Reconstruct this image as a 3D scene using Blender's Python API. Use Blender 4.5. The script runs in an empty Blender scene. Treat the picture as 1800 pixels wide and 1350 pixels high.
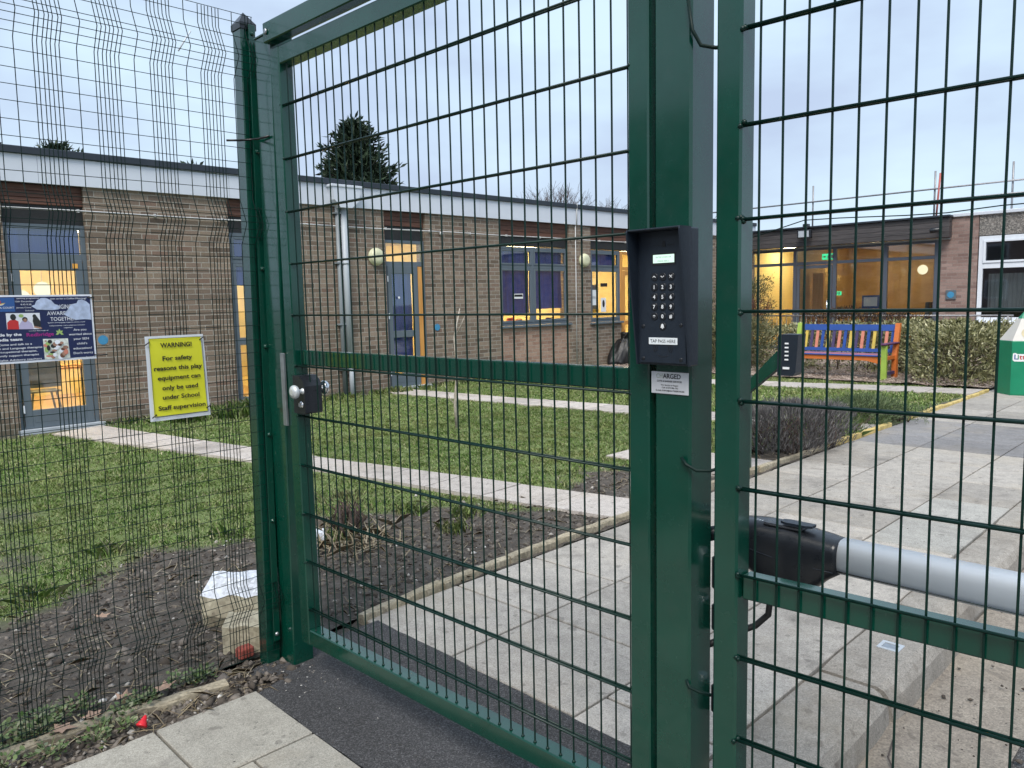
import bpy, math, random
import numpy as np
from mathutils import Matrix, Vector
random.seed(7); rng = np.random.default_rng(11)
sc = bpy.context.scene
R = math.radians

# ---------------------------------------------------------------- camera
# world axes: X runs along the gate line, Y runs into the school grounds, Z up; ground at 0
B0 = R(44.9)
def cam_setup():
    pitch, roll, f = 0.1090925, -0.02218189, 1350.54
    cp, sp, cr, sr = math.cos(pitch), math.sin(pitch), math.cos(roll), math.sin(roll)
    fw = Vector((0, cp, -sp)); rt = Vector((1, 0, 0)); up = Vector((0, sp, cp))
    r2 = cr*rt + sr*up; u2 = -sr*rt + cr*up
    ux = Vector((math.sin(B0), -math.cos(B0), 0)); vx = Vector((math.cos(B0), math.sin(B0), 0))
    def T(a): return Vector((a.dot(ux), a.dot(vx), a.z))
    r2, u2, fw = T(r2), T(u2), T(fw)
    M = Matrix(((r2.x, u2.x, -fw.x, 0), (r2.y, u2.y, -fw.y, 0), (r2.z, u2.z, -fw.z, 1.54), (0, 0, 0, 1)))
    cd = bpy.data.cameras.new('camera'); co = bpy.data.objects.new('camera', cd)
    sc.collection.objects.link(co); co.matrix_world = M
    cd.sensor_width = 36; cd.lens = 36*f/1800; cd.clip_start = 0.02; cd.clip_end = 3000
    sc.camera = co
cam_setup()

# ---------------------------------------------------------------- sky, sun, exposure
SUN_EL, SUN_ROT = R(48), R(250)
w = bpy.data.worlds.new('World'); sc.world = w; w.use_nodes = True
nt = w.node_tree; nt.nodes.clear()
out = nt.nodes.new('ShaderNodeOutputWorld'); bg = nt.nodes.new('ShaderNodeBackground')
sky = nt.nodes.new('ShaderNodeTexSky'); sky.sky_type = 'NISHITA'; sky.sun_disc = False
sky.sun_elevation = SUN_EL; sky.sun_rotation = SUN_ROT; sky.dust_density = 4; sky.air_density = 1.5
tc = nt.nodes.new('ShaderNodeTexCoord'); mp = nt.nodes.new('ShaderNodeMapping')
mp.inputs['Scale'].default_value = (1, 1, 2.6)
nz = nt.nodes.new('ShaderNodeTexNoise'); nz.inputs['Scale'].default_value = 2.6
nz.inputs['Detail'].default_value = 5; nz.inputs['Roughness'].default_value = .5
cr_ = nt.nodes.new('ShaderNodeValToRGB')
cr_.color_ramp.elements[0].position = .38; cr_.color_ramp.elements[0].color = (.285, .345, .46, 1)
cr_.color_ramp.elements[1].position = .64; cr_.color_ramp.elements[1].color = (.39, .495, .59, 1)
sc10 = nt.nodes.new('ShaderNodeVectorMath'); sc10.operation = 'SCALE'; sc10.inputs['Scale'].default_value = 10.0
mx = nt.nodes.new('ShaderNodeMix'); mx.data_type = 'RGBA'; mx.inputs['Factor'].default_value = .93
L = nt.links.new
L(tc.outputs['Generated'], mp.inputs['Vector']); L(mp.outputs['Vector'], nz.inputs['Vector'])
L(nz.outputs['Fac'], cr_.inputs['Fac']); L(cr_.outputs['Color'], sc10.inputs[0])
L(sky.outputs['Color'], mx.inputs['A']); L(sc10.outputs['Vector'], mx.inputs['B'])
L(mx.outputs['Result'], bg.inputs['Color']); bg.inputs['Strength'].default_value = .105
L(bg.outputs['Background'], out.inputs['Surface'])
sd = bpy.data.lights.new('sun', 'SUN'); sd.energy = 1.9; sd.angle = R(28); sd.color = (1, .95, .88)
so = bpy.data.objects.new('sun', sd); sc.collection.objects.link(so)
sun_dir = Vector((math.sin(SUN_ROT)*math.cos(SUN_EL), math.cos(SUN_ROT)*math.cos(SUN_EL), math.sin(SUN_EL)))
sun_dir = Vector((.35, -.55, .85)).normalized()
sky.sun_elevation = math.asin(sun_dir.z); sky.sun_rotation = math.atan2(sun_dir.x, sun_dir.y)
so.rotation_euler = (-sun_dir).to_track_quat('-Z', 'Y').to_euler()
vs = sc.view_settings; vs.view_transform = 'Standard'; vs.look = 'None'; vs.exposure = 0.9; vs.gamma = 1; vs.use_curve_mapping = False

# ---------------------------------------------------------------- materials
class NB:
    def __init__(s, name):
        s.m = bpy.data.materials.new(name); s.m.use_nodes = True; s.t = s.m.node_tree; s.t.nodes.clear()
        s.o = s.t.nodes.new('ShaderNodeOutputMaterial')
    def n(s, ty, **k):
        x = s.t.nodes.new('ShaderNode'+ty)
        for a, b in k.items():
            if a in ('operation', 'data_type', 'blend_type', 'feature', 'distance', 'noise_dimensions'): setattr(x, a, b)
        for a, b in k.items():
            if a in ('operation', 'data_type', 'blend_type', 'feature', 'distance', 'noise_dimensions'): continue
            i = x.inputs[int(a[1:])] if a[0] == '_' and a[1:].isdigit() else x.inputs[a.replace('_', ' ')]
            if isinstance(b, bpy.types.NodeSocket): s.t.links.new(b, i)
            else: i.default_value = b
        return x
    def co(s, kind='Object'): return s.n('TexCoord').outputs[kind]
    def noise(s, scale, vec=None, detail=4, rough=.55):
        return s.n('TexNoise', Vector=vec or s.co(), Scale=scale, Detail=detail, Roughness=rough).outputs['Fac']
    def ramp(s, fac, pts):
        r = s.t.nodes.new('ShaderNodeValToRGB'); s.t.links.new(fac, r.inputs[0]); e = r.color_ramp.elements
        while len(e) < len(pts): e.new(.5)
        for k, (p, c) in enumerate(pts):
            e[k].position = p; e[k].color = (*c, 1) if hasattr(c, '__len__') else (c, c, c, 1)
        return r.outputs['Color']
    def mix(s, f, a, b, mode='MIX'):
        x = s.n('Mix', data_type='RGBA', blend_type=mode)
        for k, v in ((0, f), (6, a), (7, b)):
            if isinstance(v, bpy.types.NodeSocket): s.t.links.new(v, x.inputs[k])
            else: x.inputs[k].default_value = v if k == 0 else (*v, 1)
        return x.outputs[2]
    def bump(s, h, strength=.3, dist=.01):
        return s.n('Bump', Height=h, Strength=strength, Distance=dist).outputs['Normal']
    def pbr(s, col, rough=.6, nrm=None, **k):
        b = s.n('BsdfPrincipled')
        for key, v in (('Base Color', col), ('Roughness', rough)):
            if isinstance(v, bpy.types.NodeSocket): s.t.links.new(v, b.inputs[key])
            else: b.inputs[key].default_value = (*v, 1) if hasattr(v, '__len__') else v
        if nrm is not None: s.t.links.new(nrm, b.inputs['Normal'])
        for a, v in k.items(): b.inputs[a.replace('_', ' ')].default_value = v
        s.t.links.new(b.outputs[0], s.o.inputs[0]); s.b = b
        return s.m

def plain(name, col, rough=.5, vary=.12, scale=8, bump=0, **k):
    n = NB(name); f = n.noise(scale)
    c = n.ramp(f, [(.3, [x*(1-vary) for x in col]), (.7, [min(1, x*(1+vary)) for x in col])])
    nr = n.bump(n.noise(scale*6), bump, .004) if bump else None
    r = n.ramp(n.noise(scale*2.3), [(.3, max(rough-.07, .02)), (.7, min(1, rough+.07))])
    return n.pbr(c, r, nr, **k)

def island(name, cols, rough=.6, extra=None, trans=0, spec=.3):
    n = NB(name); g = n.n('NewGeometry').outputs['Random Per Island']
    k = len(cols); c = n.ramp(g, [(i/(k-1), col) for i, col in enumerate(cols)])
    c = n.mix(.35, c, n.ramp(n.noise(30), [(.3, (.35, .35, .35)), (.7, (1, 1, 1))]), 'MULTIPLY')
    m = n.pbr(c, rough); n.b.inputs['Specular IOR Level'].default_value = spec
    return m

def emit(name, col, st):
    n = NB(name); e = n.n('Emission', Strength=st); e.inputs['Color'].default_value = (*col, 1)
    n.t.links.new(e.outputs[0], n.o.inputs[0]); return n.m

M = {}
def grassmat(name, cols, rough=.6, spec=.25):
    n = NB(name); g = n.n('NewGeometry').outputs['Random Per Island']
    k = len(cols); c = n.ramp(g, [(i/(k-1), col) for i, col in enumerate(cols)])
    c = n.mix(n.ramp(n.noise(1.1, None, 5, .7), [(.42, 0), (.68, .55)]), c, (.42, .40, .17))
    c = n.mix(n.ramp(n.noise(2.7, None, 4, .6), [(.5, 0), (.72, .5)]), c, (.14, .28, .05))
    m = n.pbr(c, rough); n.b.inputs['Specular IOR Level'].default_value = spec
    return m
def green_paint(name, base, rough=.26, spec=.4, coat=0.0):
    n = NB(name); f = n.noise(5); dirt = n.ramp(n.noise(14, detail=8, rough=.7), [(.5, 0), (.72, 1)])
    c = n.ramp(f, [(.3, [x*.85 for x in base]), (.7, [x*1.15 for x in base])])
    c = n.mix(n.n('Math', operation='MULTIPLY', _0=dirt, _1=.18).outputs[0], c, (.03, .05, .04))
    chip = n.ramp(n.noise(60, n.n('Mapping', Vector=n.co(), Scale=(1, 1, .35)).outputs[0], 4, .7), [(.70, 0), (.74, 1)])
    c = n.mix(n.n('Math', operation='MULTIPLY', _0=chip, _1=.35).outputs[0], c, (.20, .24, .21))
    orange = n.bump(n.noise(90, detail=2), .05, .002)
    r = n.ramp(n.noise(22, detail=6), [(.35, rough-.06), (.75, rough+.10)])
    return n.pbr(c, r, orange, Specular_IOR_Level=spec, Coat_Weight=coat, Coat_Roughness=.10, Coat_IOR=1.6)
M['green'] = green_paint('green_powder_coat', (.0008, .043, .027), .22, .3, .6)
M['wire'] = green_paint('green_wire_coat', (.0012, .018, .013), .34, .3)
M['fence'] = green_paint('green_fence_wire', (.003, .016, .013), .5, .2)
M['galv'] = plain('galvanised_steel', (.42, .44, .46), .38, .15, 30, Metallic=.85)
M['chrome'] = plain('polished_steel', (.72, .73, .74), .14, .05, 12, Metallic=1.0)
M['alu'] = plain('anodised_aluminium', (.72, .76, .80), .34, .01, 3, Metallic=.08)
M['satin'] = plain('satin_nickel', (.62, .65, .66), .38, .04, 12, Metallic=.4)
M['blackp'] = plain('black_plastic', (.012, .014, .018), .32, .1, 20, .05)
M['blackr'] = plain('black_rubber', (.01, .01, .011), .55, .1, 20)
M['navyp'] = plain('charcoal_keypad_casing', (.010, .016, .026), .42, .1, 60, .12)
M['white'] = plain('white_print', (.78, .79, .80), .5, .03)
M['blackink'] = plain('black_ink', (.01, .01, .012), .6, .05)
M['lcd'] = emit('lit_lcd_screen', (.62, .86, .74), .75)
M['label'] = plain('paper_label', (.74, .78, .80), .35, .03)
M['steelplate'] = plain('brushed_label_plate', (.62, .63, .66), .38, .1, 25, Metallic=.3)
M['faded'] = plain('faded_ink', (.42, .46, .40), .5, .05)

def brick_mat(name, cols, mortar=(.42, .385, .33), mortar_w=.0125):
    n = NB(name); v = n.co()
    sx = n.n('SeparateXYZ', Vector=v)
    cx = n.n('CombineXYZ', X=sx.outputs['X'], Y=sx.outputs['Z'])
    wob = n.n('TexNoise', Vector=v, Scale=9.0, Detail=3.0)
    vv = n.n('VectorMath', operation='MULTIPLY_ADD', _0=wob.outputs['Color'], _1=(.007, .007, 0), _2=cx.outputs[0])
    def bt(c1, c2, mo):
        b = n.n('TexBrick', Vector=vv.outputs[0], Scale=1.0, Mortar_Size=mortar_w/2, Mortar_Smooth=.25, Bias=0.0, Brick_Width=.225, Row_Height=.075)
        b.inputs['Color1'].default_value = c1; b.inputs['Color2'].default_value = c2; b.inputs['Mortar'].default_value = mo
        return b
    b = bt((0, 0, 0, 1), (1, 1, 1, 1), (.5, .5, .5, 1))
    k = len(cols)
    c = n.ramp(b.outputs['Color'], [(i/(k-1), x) for i, x in enumerate(cols)])
    fine = n.noise(55, v, 6, .7); blot = n.noise(1.3, v, 3)
    c = n.mix(.75, c, n.ramp(fine, [(.25, .45), (.5, .95), (.75, 1.35)]), 'MULTIPLY')
    pit = n.ramp(n.noise(38, v, 2, .5), [(.22, 1), (.30, 0)])
    c = n.mix(pit, c, (.015, .012, .01))
    mo = n.mix(n.ramp(n.noise(20, v, 5), [(.3, 0), (.7, 1)]), mortar, [x*.62 for x in mortar])
    c = n.mix(b.outputs['Fac'], c, mo)
    c = n.mix(.5, c, n.ramp(blot, [(.3, .78), (.7, 1.12)]), 'MULTIPLY')
    # rain-splash staining near the ground and drips under the fascia belong to the wall itself
    hz = n.n('MapRange', Value=sx.outputs['Z'], _1=0.0, _2=.45).outputs[0]
    st = n.n('Math', operation='MULTIPLY_ADD', _0=n.noise(3.5, v, 5), _1=.9, _2=hz)
    c = n.mix(n.ramp(st.outputs[0], [(.35, .55), (.85, 0)]), c, (.07, .075, .045))
    h = n.n('Math', operation='MULTIPLY_ADD', _0=b.outputs['Fac'], _1=-1.0, _2=n.n('Math', operation='MULTIPLY', _0=fine, _1=.5).outputs[0])
    return n.pbr(c, .88, n.bump(h.outputs[0], .55, .008))
M['brick'] = brick_mat('weathered_stock_brick', [(.125, .091, .067), (.20, .15, .109), (.25, .192, .14), (.168, .128, .096), (.225, .162, .122), (.29, .225, .168), (.20, .128, .095)])
M['brick_pink'] = brick_mat('pink_infill_brick', [(.27, .16, .115), (.35, .225, .165), (.40, .27, .20), (.30, .18, .13)], (.44, .37, .31))
M['brick_far'] = brick_mat('pinkish_pier_brick', [(.20, .13, .115), (.27, .18, .155), (.34, .24, .21), (.23, .15, .13)], (.33, .27, .24))

def streaky(name, base, dark, rough=.5, amount=.6, sx=3):
    n = NB(name); v = n.n('Mapping', Vector=n.co(), Scale=(sx, sx, .8)).outputs[0]
    f = n.ramp(n.noise(1.6, v, 7, .65), [(.45, 0), (.75, amount)])
    c = n.mix(f, base, dark)
    return n.pbr(c, rough, n.bump(n.noise(40), .05, .003))
M['fascia'] = streaky('white_fascia_board', (.62, .66, .73), (.48, .51, .56), .45, .35, .35)
M['coping'] = streaky('dark_roof_edge_trim', (.018, .026, .038), (.05, .06, .07), .5, .4)
M['frame'] = streaky('grey_door_frame_paint', (.11, .14, .165), (.07, .085, .10), .4, .4)
M['frame_far'] = streaky('dark_grey_entrance_frame', (.085, .10, .13), (.05, .06, .08), .4, .4)
M['upvc'] = streaky('white_upvc', (.74, .78, .84), (.5, .52, .55), .35, .3)
M['pipe'] = streaky('grey_pipe_paint', (.22, .25, .27), (.12, .13, .13), .45, .5)
M['pipe_light'] = streaky('pale_grey_pipe_paint', (.42, .46, .50), (.22, .24, .25), .45, .4)
M['conduit'] = plain('pale_conduit', (.5, .5, .5), .5)
M['bluesheet'] = None
def wood(name, a, b, scale=(2, 30, 30), rough=.6):
    n = NB(name); v = n.n('Mapping', Vector=n.co(), Scale=scale).outputs[0]
    g = n.noise(1.2, v, 8, .65)
    c = n.ramp(g, [(.3, a), (.7, b)])
    is_ = n.n('NewGeometry').outputs['Random Per Island']
    c = n.mix(.6, c, n.ramp(is_, [(0, .55), (1, 1.25)]), 'MULTIPLY')
    return n.pbr(c, rough, n.bump(g, .3, .004))
M['timber'] = wood('stained_brown_cladding', (.055, .022, .014), (.20, .085, .05))
M['timber_grey'] = wood('weathered_dark_cladding', (.030, .028, .030), (.085, .075, .075))
M['lintel'] = plain('dark_lintel_panel', (.018, .019, .020), .6, .3, 6)
M['pine'] = wood('varnished_pine', (.50, .22, .05), (.72, .36, .10), (20, 20, 1.5), .35)
def blind_mat():
    n = NB('blue_blind_fabric'); v = n.n('Mapping', Vector=n.co(), Scale=(7, 7, .6)).outputs[0]
    f = n.noise(1.3, v, 5, .6)
    c = n.ramp(f, [(.3, (.008, .032, .20)), (.55, (.016, .065, .38)), (.75, (.035, .12, .50))])
    return n.pbr(c, .65, n.bump(f, .5, .03))
M['blind'] = blind_mat()
def glass(name, refl=.10, tint=(.85, .9, .92)):
    n = NB(name); lw = n.n('LayerWeight', Blend=.25)
    tr = n.n('BsdfTransparent'); tr.inputs[0].default_value = (*tint, 1)
    gl = n.n('BsdfGlossy', Roughness=.03); gl.inputs['Color'].default_value = (.9, .95, 1, 1)
    wob = n.bump(n.noise(1.5, detail=1), .02, .05); n.t.links.new(wob, gl.inputs['Normal'])
    f = n.n('Math', operation='MULTIPLY_ADD', _0=lw.outputs['Fresnel'], _1=.75, _2=refl)
    ms = n.n('MixShader', _0=f.outputs[0]); n.t.links.new(tr.outputs[0], ms.inputs[1]); n.t.links.new(gl.outputs[0], ms.inputs[2])
    n.t.links.new(ms.outputs[0], n.o.inputs[0]); return n.m
M['glass'] = glass('window_glass', .15)
M['glass_far'] = glass('entrance_glass', .16)
def interior(name, col, vary=.15):
    return plain(name, col, .7, vary, 1.2)
M['room'] = interior('yellow_room_wall', (.86, .72, .36))
M['room_wood'] = wood('lobby_wood_wall', (.42, .25, .10), (.62, .40, .17), (1, 1, 3), .5)
M['room_floor'] = interior('room_floor', (.60, .40, .20))
M['ceiling'] = interior('room_ceiling', (.7, .66, .55))
M['roomlamp'] = emit('warm_ceiling_lamp', (1, .83, .52), 19)
M['globe'] = emit('lit_paper_globe', (1, .90, .60), .75)
M['exit'] = emit('lit_exit_sign', (.05, .62, .25), 1.0)
M['darkroom'] = interior('dim_room_wall', (.10, .095, .09))
M['curtain'] = streaky('net_curtain', (.36, .38, .36), (.18, .19, .18), .8, .8)
def pebble():
    n = NB('pebble_dash'); v = n.n('TexVoronoi', Vector=n.co(), Scale=45.0)
    c = n.ramp(v.outputs['Color'], [(.1, (.09, .085, .08)), (.5, (.20, .185, .17)), (.9, (.38, .35, .32))])
    return n.pbr(c, .9, n.bump(v.outputs['Distance'], .8, .012))
M['pebble'] = pebble()

def concrete(name, a, b, agg=130, dark=(.10, .09, .08), isl=True, warm=(.40, .33, .23)):
    n = NB(name); v = n.co()
    big = n.noise(1.4, v, 6, .65); mid = n.noise(11, v, 6, .7)
    vo = n.n('TexVoronoi', Vector=v, Scale=float(agg))
    c = n.ramp(mid, [(.3, a), (.7, b)])
    c = n.mix(.8, c, n.ramp(vo.outputs['Color'], [(.05, .62), (.5, 1), (.95, 1.4)]), 'MULTIPLY')
    c = n.mix(n.ramp(big, [(.5, 0), (.8, .45)]), c, warm)
    c = n.mix(n.ramp(n.noise(4.2, v, 8, .7), [(.56, 0), (.74, .5)]), c, dark)
    if isl:
        g = n.n('NewGeometry').outputs['Random Per Island']
        c = n.mix(1.0, c, n.ramp(g, [(0, .82), (1, 1.12)]), 'MULTIPLY')
    pit = n.ramp(n.noise(70, v, 3, .6), [(.26, 1), (.34, 0)])
    c = n.mix(n.ramp(n.noise(17, v, 2, .4), [(.66, 0), (.70, .45)]), c, dark)
    c = n.mix(n.ramp(n.noise(2.1, v, 7, .7), [(.52, 0), (.66, .35)]), c, [x*1.5 for x in dark])
    c = n.mix(pit, c, [x*.5 for x in dark])
    h = n.n('Math', operation='ADD', _0=n.noise(60, v, 6, .75), _1=n.n('Math', operation='MULTIPLY', _0=pit, _1=-.6).outputs[0])
    return n.pbr(c, .9, n.bump(h.outputs[0], .45, .004))
M['slab'] = concrete('concrete_paving_slab', (.29, .268, .24), (.43, .395, .35), 260)
M['slab_dark'] = concrete('dark_grey_paving_slab', (.19, .185, .185), (.26, .25, .25), 240)
M['slab_pale'] = concrete('pale_grey_paving_slab', (.29, .28, .255), (.39, .375, .34), 240)
M['slab_near'] = concrete('buff_grey_paving_slab', (.26, .245, .21), (.36, .34, .295), 330)
M['path'] = concrete('pale_path_slab', (.42, .375, .34), (.53, .485, .445), 200)
M['kerb'] = concrete('worn_kerb_stone', (.25, .228, .198), (.37, .34, .30), 240, (.12, .10, .08), True, (.30, .24, .16))
M['edging'] = concrete('old_concrete_edging', (.27, .23, .16), (.40, .35, .26), 90, (.10, .085, .06), True, (.38, .30, .17))
M['edging_yellow'] = plain('worn_yellow_edge_paint', (.55, .42, .16), .8, .3, 14, .3)
M['gutter'] = concrete('sandy_gutter', (.20, .17, .14), (.31, .27, .22), 160, (.11, .095, .08), False)
def tarmac(name, a, b):
    n = NB(name); v = n.co(); vo = n.n('TexVoronoi', Vector=v, Scale=260.0)
    c = n.ramp(vo.outputs['Color'], [(.05, a), (.6, b), (.93, [x*2.6 for x in b])])
    c = n.mix(.6, c, n.ramp(n.noise(2.2, v, 6, .6), [(.3, .75), (.7, 1.35)]), 'MULTIPLY')
    h = n.n('Math', operation='ADD', _0=vo.outputs['Distance'], _1=n.noise(80, v, 4))
    return n.pbr(c, .82, n.bump(h.outputs[0], .9, .006))
M['tarmac'] = tarmac('fresh_tarmac', (.016, .016, .017), (.055, .054, .056))
M['road'] = tarmac('old_road_tarmac', (.055, .052, .052), (.13, .125, .12))
def soil_lawn():
    n = NB('lawn_and_soil'); v = n.co()
    a = n.n('Attribute'); a.attribute_name = 'soil'
    s1 = n.ramp(n.noise(9, v, 9, .75), [(.28, (.034, .028, .023)), (.52, (.10, .085, .071)), (.75, (.20, .178, .152))])
    g1 = n.ramp(n.noise(14, v, 8, .7), [(.3, (.09, .13, .035)), (.6, (.18, .23, .08)), (.8, (.28, .28, .14))])
    c = n.mix(a.outputs['Fac'], g1, s1)
    h = n.noise(50, v, 8, .75)
    return n.pbr(c, .95, n.bump(h, .9, .02))
M['ground'] = soil_lawn()
M['clod'] = island('soil_clod', [(.042, .034, .028), (.09, .075, .062), (.15, .128, .108), (.23, .20, .175)], .95)
M['stone'] = island('small_stones', [(.16, .14, .12), (.30, .27, .24), (.45, .42, .38), (.62, .60, .57)], .8)
M['grass'] = grassmat('grass_blades', [(.13, .26, .05), (.20, .36, .08), (.29, .43, .13), (.16, .29, .06), (.38, .44, .20), (.60, .55, .38), (.23, .37, .10)], .55, spec=.25)
M['straw'] = island('dry_stems', [(.22, .17, .10), (.34, .28, .18), (.15, .11, .07), (.42, .37, .27)], .8)
M['hedge'] = island('hedge_leaves', [(.09, .10, .038), (.19, .195, .08), (.36, .34, .17), (.07, .08, .03), (.60, .57, .36), (.27, .27, .12), (.46, .43, .24)], .45)
M['hedge_dark'] = island('shrub_leaves_dark', [(.035, .048, .02), (.08, .095, .04), (.15, .155, .07), (.26, .23, .12), (.05, .06, .025)], .5)
M['lavender'] = island('lavender_stems', [(.06, .058, .058), (.12, .115, .115), (.20, .19, .19), (.09, .08, .085), (.30, .29, .28)], .8)
M['weed'] = island('weed_leaves', [(.05, .10, .025), (.10, .16, .05), (.17, .22, .09), (.08, .12, .05), (.24, .26, .16), (.20, .15, .09)], .5)
M['conifer'] = island('conifer_needles', [(.010, .022, .012), (.025, .045, .024), (.05, .08, .04), (.014, .030, .018)], .6)
M['bark'] = plain('bark', (.075, .055, .045), .9, .35, 12, .5)
M['twig'] = plain('bare_twigs', (.085, .06, .05), .9, .3, 10)
M['redtwig'] = island('reddish_twigs', [(.12, .045, .035), (.20, .07, .05), (.09, .04, .035), (.16, .09, .05)], .7)
M['birch'] = plain('pale_sapling_bark', (.42, .37, .31), .7, .35, 25, .3)
M['mulch'] = island('bark_mulch_chips', [(.30, .22, .17), (.44, .34, .28), (.56, .46, .39), (.20, .15, .12), (.62, .54, .48)], .9)
M['mulchbase'] = plain('mulch_bed', (.30, .235, .19), .95, .3, 25, .8)
M['leaf'] = island('fallen_leaves', [(.26, .12, .07), (.34, .19, .12), (.40, .28, .21), (.20, .10, .06)], .7)
M['red'] = plain('red_plastic', (.62, .018, .03), .35, .1, 20)
M['cream'] = concrete('cream_painted_block', (.38, .34, .24), (.52, .48, .36), 60, (.14, .11, .08), False, (.42, .35, .22))
M['whitewash'] = concrete('whitewashed_face', (.60, .62, .66), (.74, .76, .80), 60, (.30, .30, .32), False, (.56, .57, .6))
M['redbrick'] = plain('broken_red_brick', (.30, .07, .05), .9, .3, 25, .4)
M['yellow'] = plain('yellow_sign_print', (.66, .66, .03), .4, .06, 6)
M['laminate'] = plain('laminate_border', (.66, .70, .74), .25, .06, 10)
M['posternavy'] = plain('navy_poster_print', (.012, .020, .075), .4, .12, 6)
M['posterblue'] = plain('blue_poster_panel', (.03, .10, .30), .4, .1)
M['cloudprint'] = plain('pale_cloud_print', (.42, .50, .66), .4, .22, 55)
M['magenta'] = plain('magenta_ink', (.36, .02, .22), .5)
M['printwhite'] = plain('poster_white_ink', (.72, .75, .80), .5)
M['skin'] = plain('photo_skin_tone', (.34, .19, .13), .5, .3, 60)
M['photored'] = plain('photo_red', (.50, .03, .03), .5)
M['photolilac'] = plain('photo_lilac', (.45, .42, .60), .5)
M['photodark'] = plain('photo_dark', (.02, .022, .02), .5)
M['photopale'] = plain('photo_pale', (.62, .66, .60), .5, .3, 90)
M['leafgreen'] = plain('green_emblem_ink', (.30, .45, .14), .5)
M['wire_brown'] = plain('stick', (.09, .07, .06), .9)
M['discblue'] = plain('blue_marker_disc', (.05, .25, .45), .5, .1, 30)
M['pineplate'] = plain('plywood_square', (.28, .22, .17), .8, .2, 20)
M['lampcream'] = plain('cream_bulkhead_diffuser', (.62, .62, .42), .4, .05, 6)
for nm, c in dict(b_blue=(.018, .07, .30), b_orange=(.62, .17, .035), b_yellow=(.62, .46, .09), b_purple=(.065, .045, .12), b_green=(.33, .48, .08), b_cyan=(.06, .38, .52), b_pink=(.62, .23, .16), b_plum=(.10, .03, .09)).items():
    M[nm] = wood('bench_paint_'+nm[2:], [x*.85 for x in c], [min(1, x*1.1) for x in c], (3, 8, 8), .5)
M['bingreen'] = plain('green_litter_bin', (.006, .22, .11), .4, .08, 4)
M['bincream'] = plain('cream_litter_bin', (.52, .50, .46), .5, .05, 4)
M['bintan'] = plain('tan_spot', (.45, .38, .22), .5)
M['bag'] = plain('black_bin_liner', (.006, .006, .007), .5, .2, 10)
M['chairgrey'] = plain('grey_chair_shell', (.20, .21, .17), .5)
M['orangeglow'] = plain('orange_display_board', (.80, .38, .06), .6)
M['ink_red'] = plain('red_display', (.75, .03, .01), .5)
M['scaff'] = plain('scaffold_tube', (.30, .30, .31), .5, .15, 15, Metallic=.6)
M['scaffred'] = plain('red_scaffold_tape', (.45, .12, .10), .6)
M['roof'] = plain('roof_felt', (.08, .085, .09), .9)
M['tie'] = plain('black_cable_tie', (.008, .008, .009), .4)
M['whitetie'] = plain('white_cable_tie', (.72, .76, .82), .4)

# ---------------------------------------------------------------- object helpers
col = sc.collection; WM = {}
def tagit(o, label=None, cat=None, group=None, kind=None):
    if label: o['label'] = label
    if cat: o['category'] = cat
    if group: o['group'] = group
    if kind: o['kind'] = kind
    return o
def thing(name, label, cat, loc=(0, 0, 0), rotz=0, group=None):
    o = bpy.data.objects.new(name, None); col.objects.link(o); o.empty_display_size = .1
    o.location = loc; o.rotation_euler = (0, 0, rotz)
    WM[o.name] = Matrix.Translation(loc) @ Matrix.Rotation(rotz, 4, 'Z')
    return tagit(o, label, cat, group)

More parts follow.
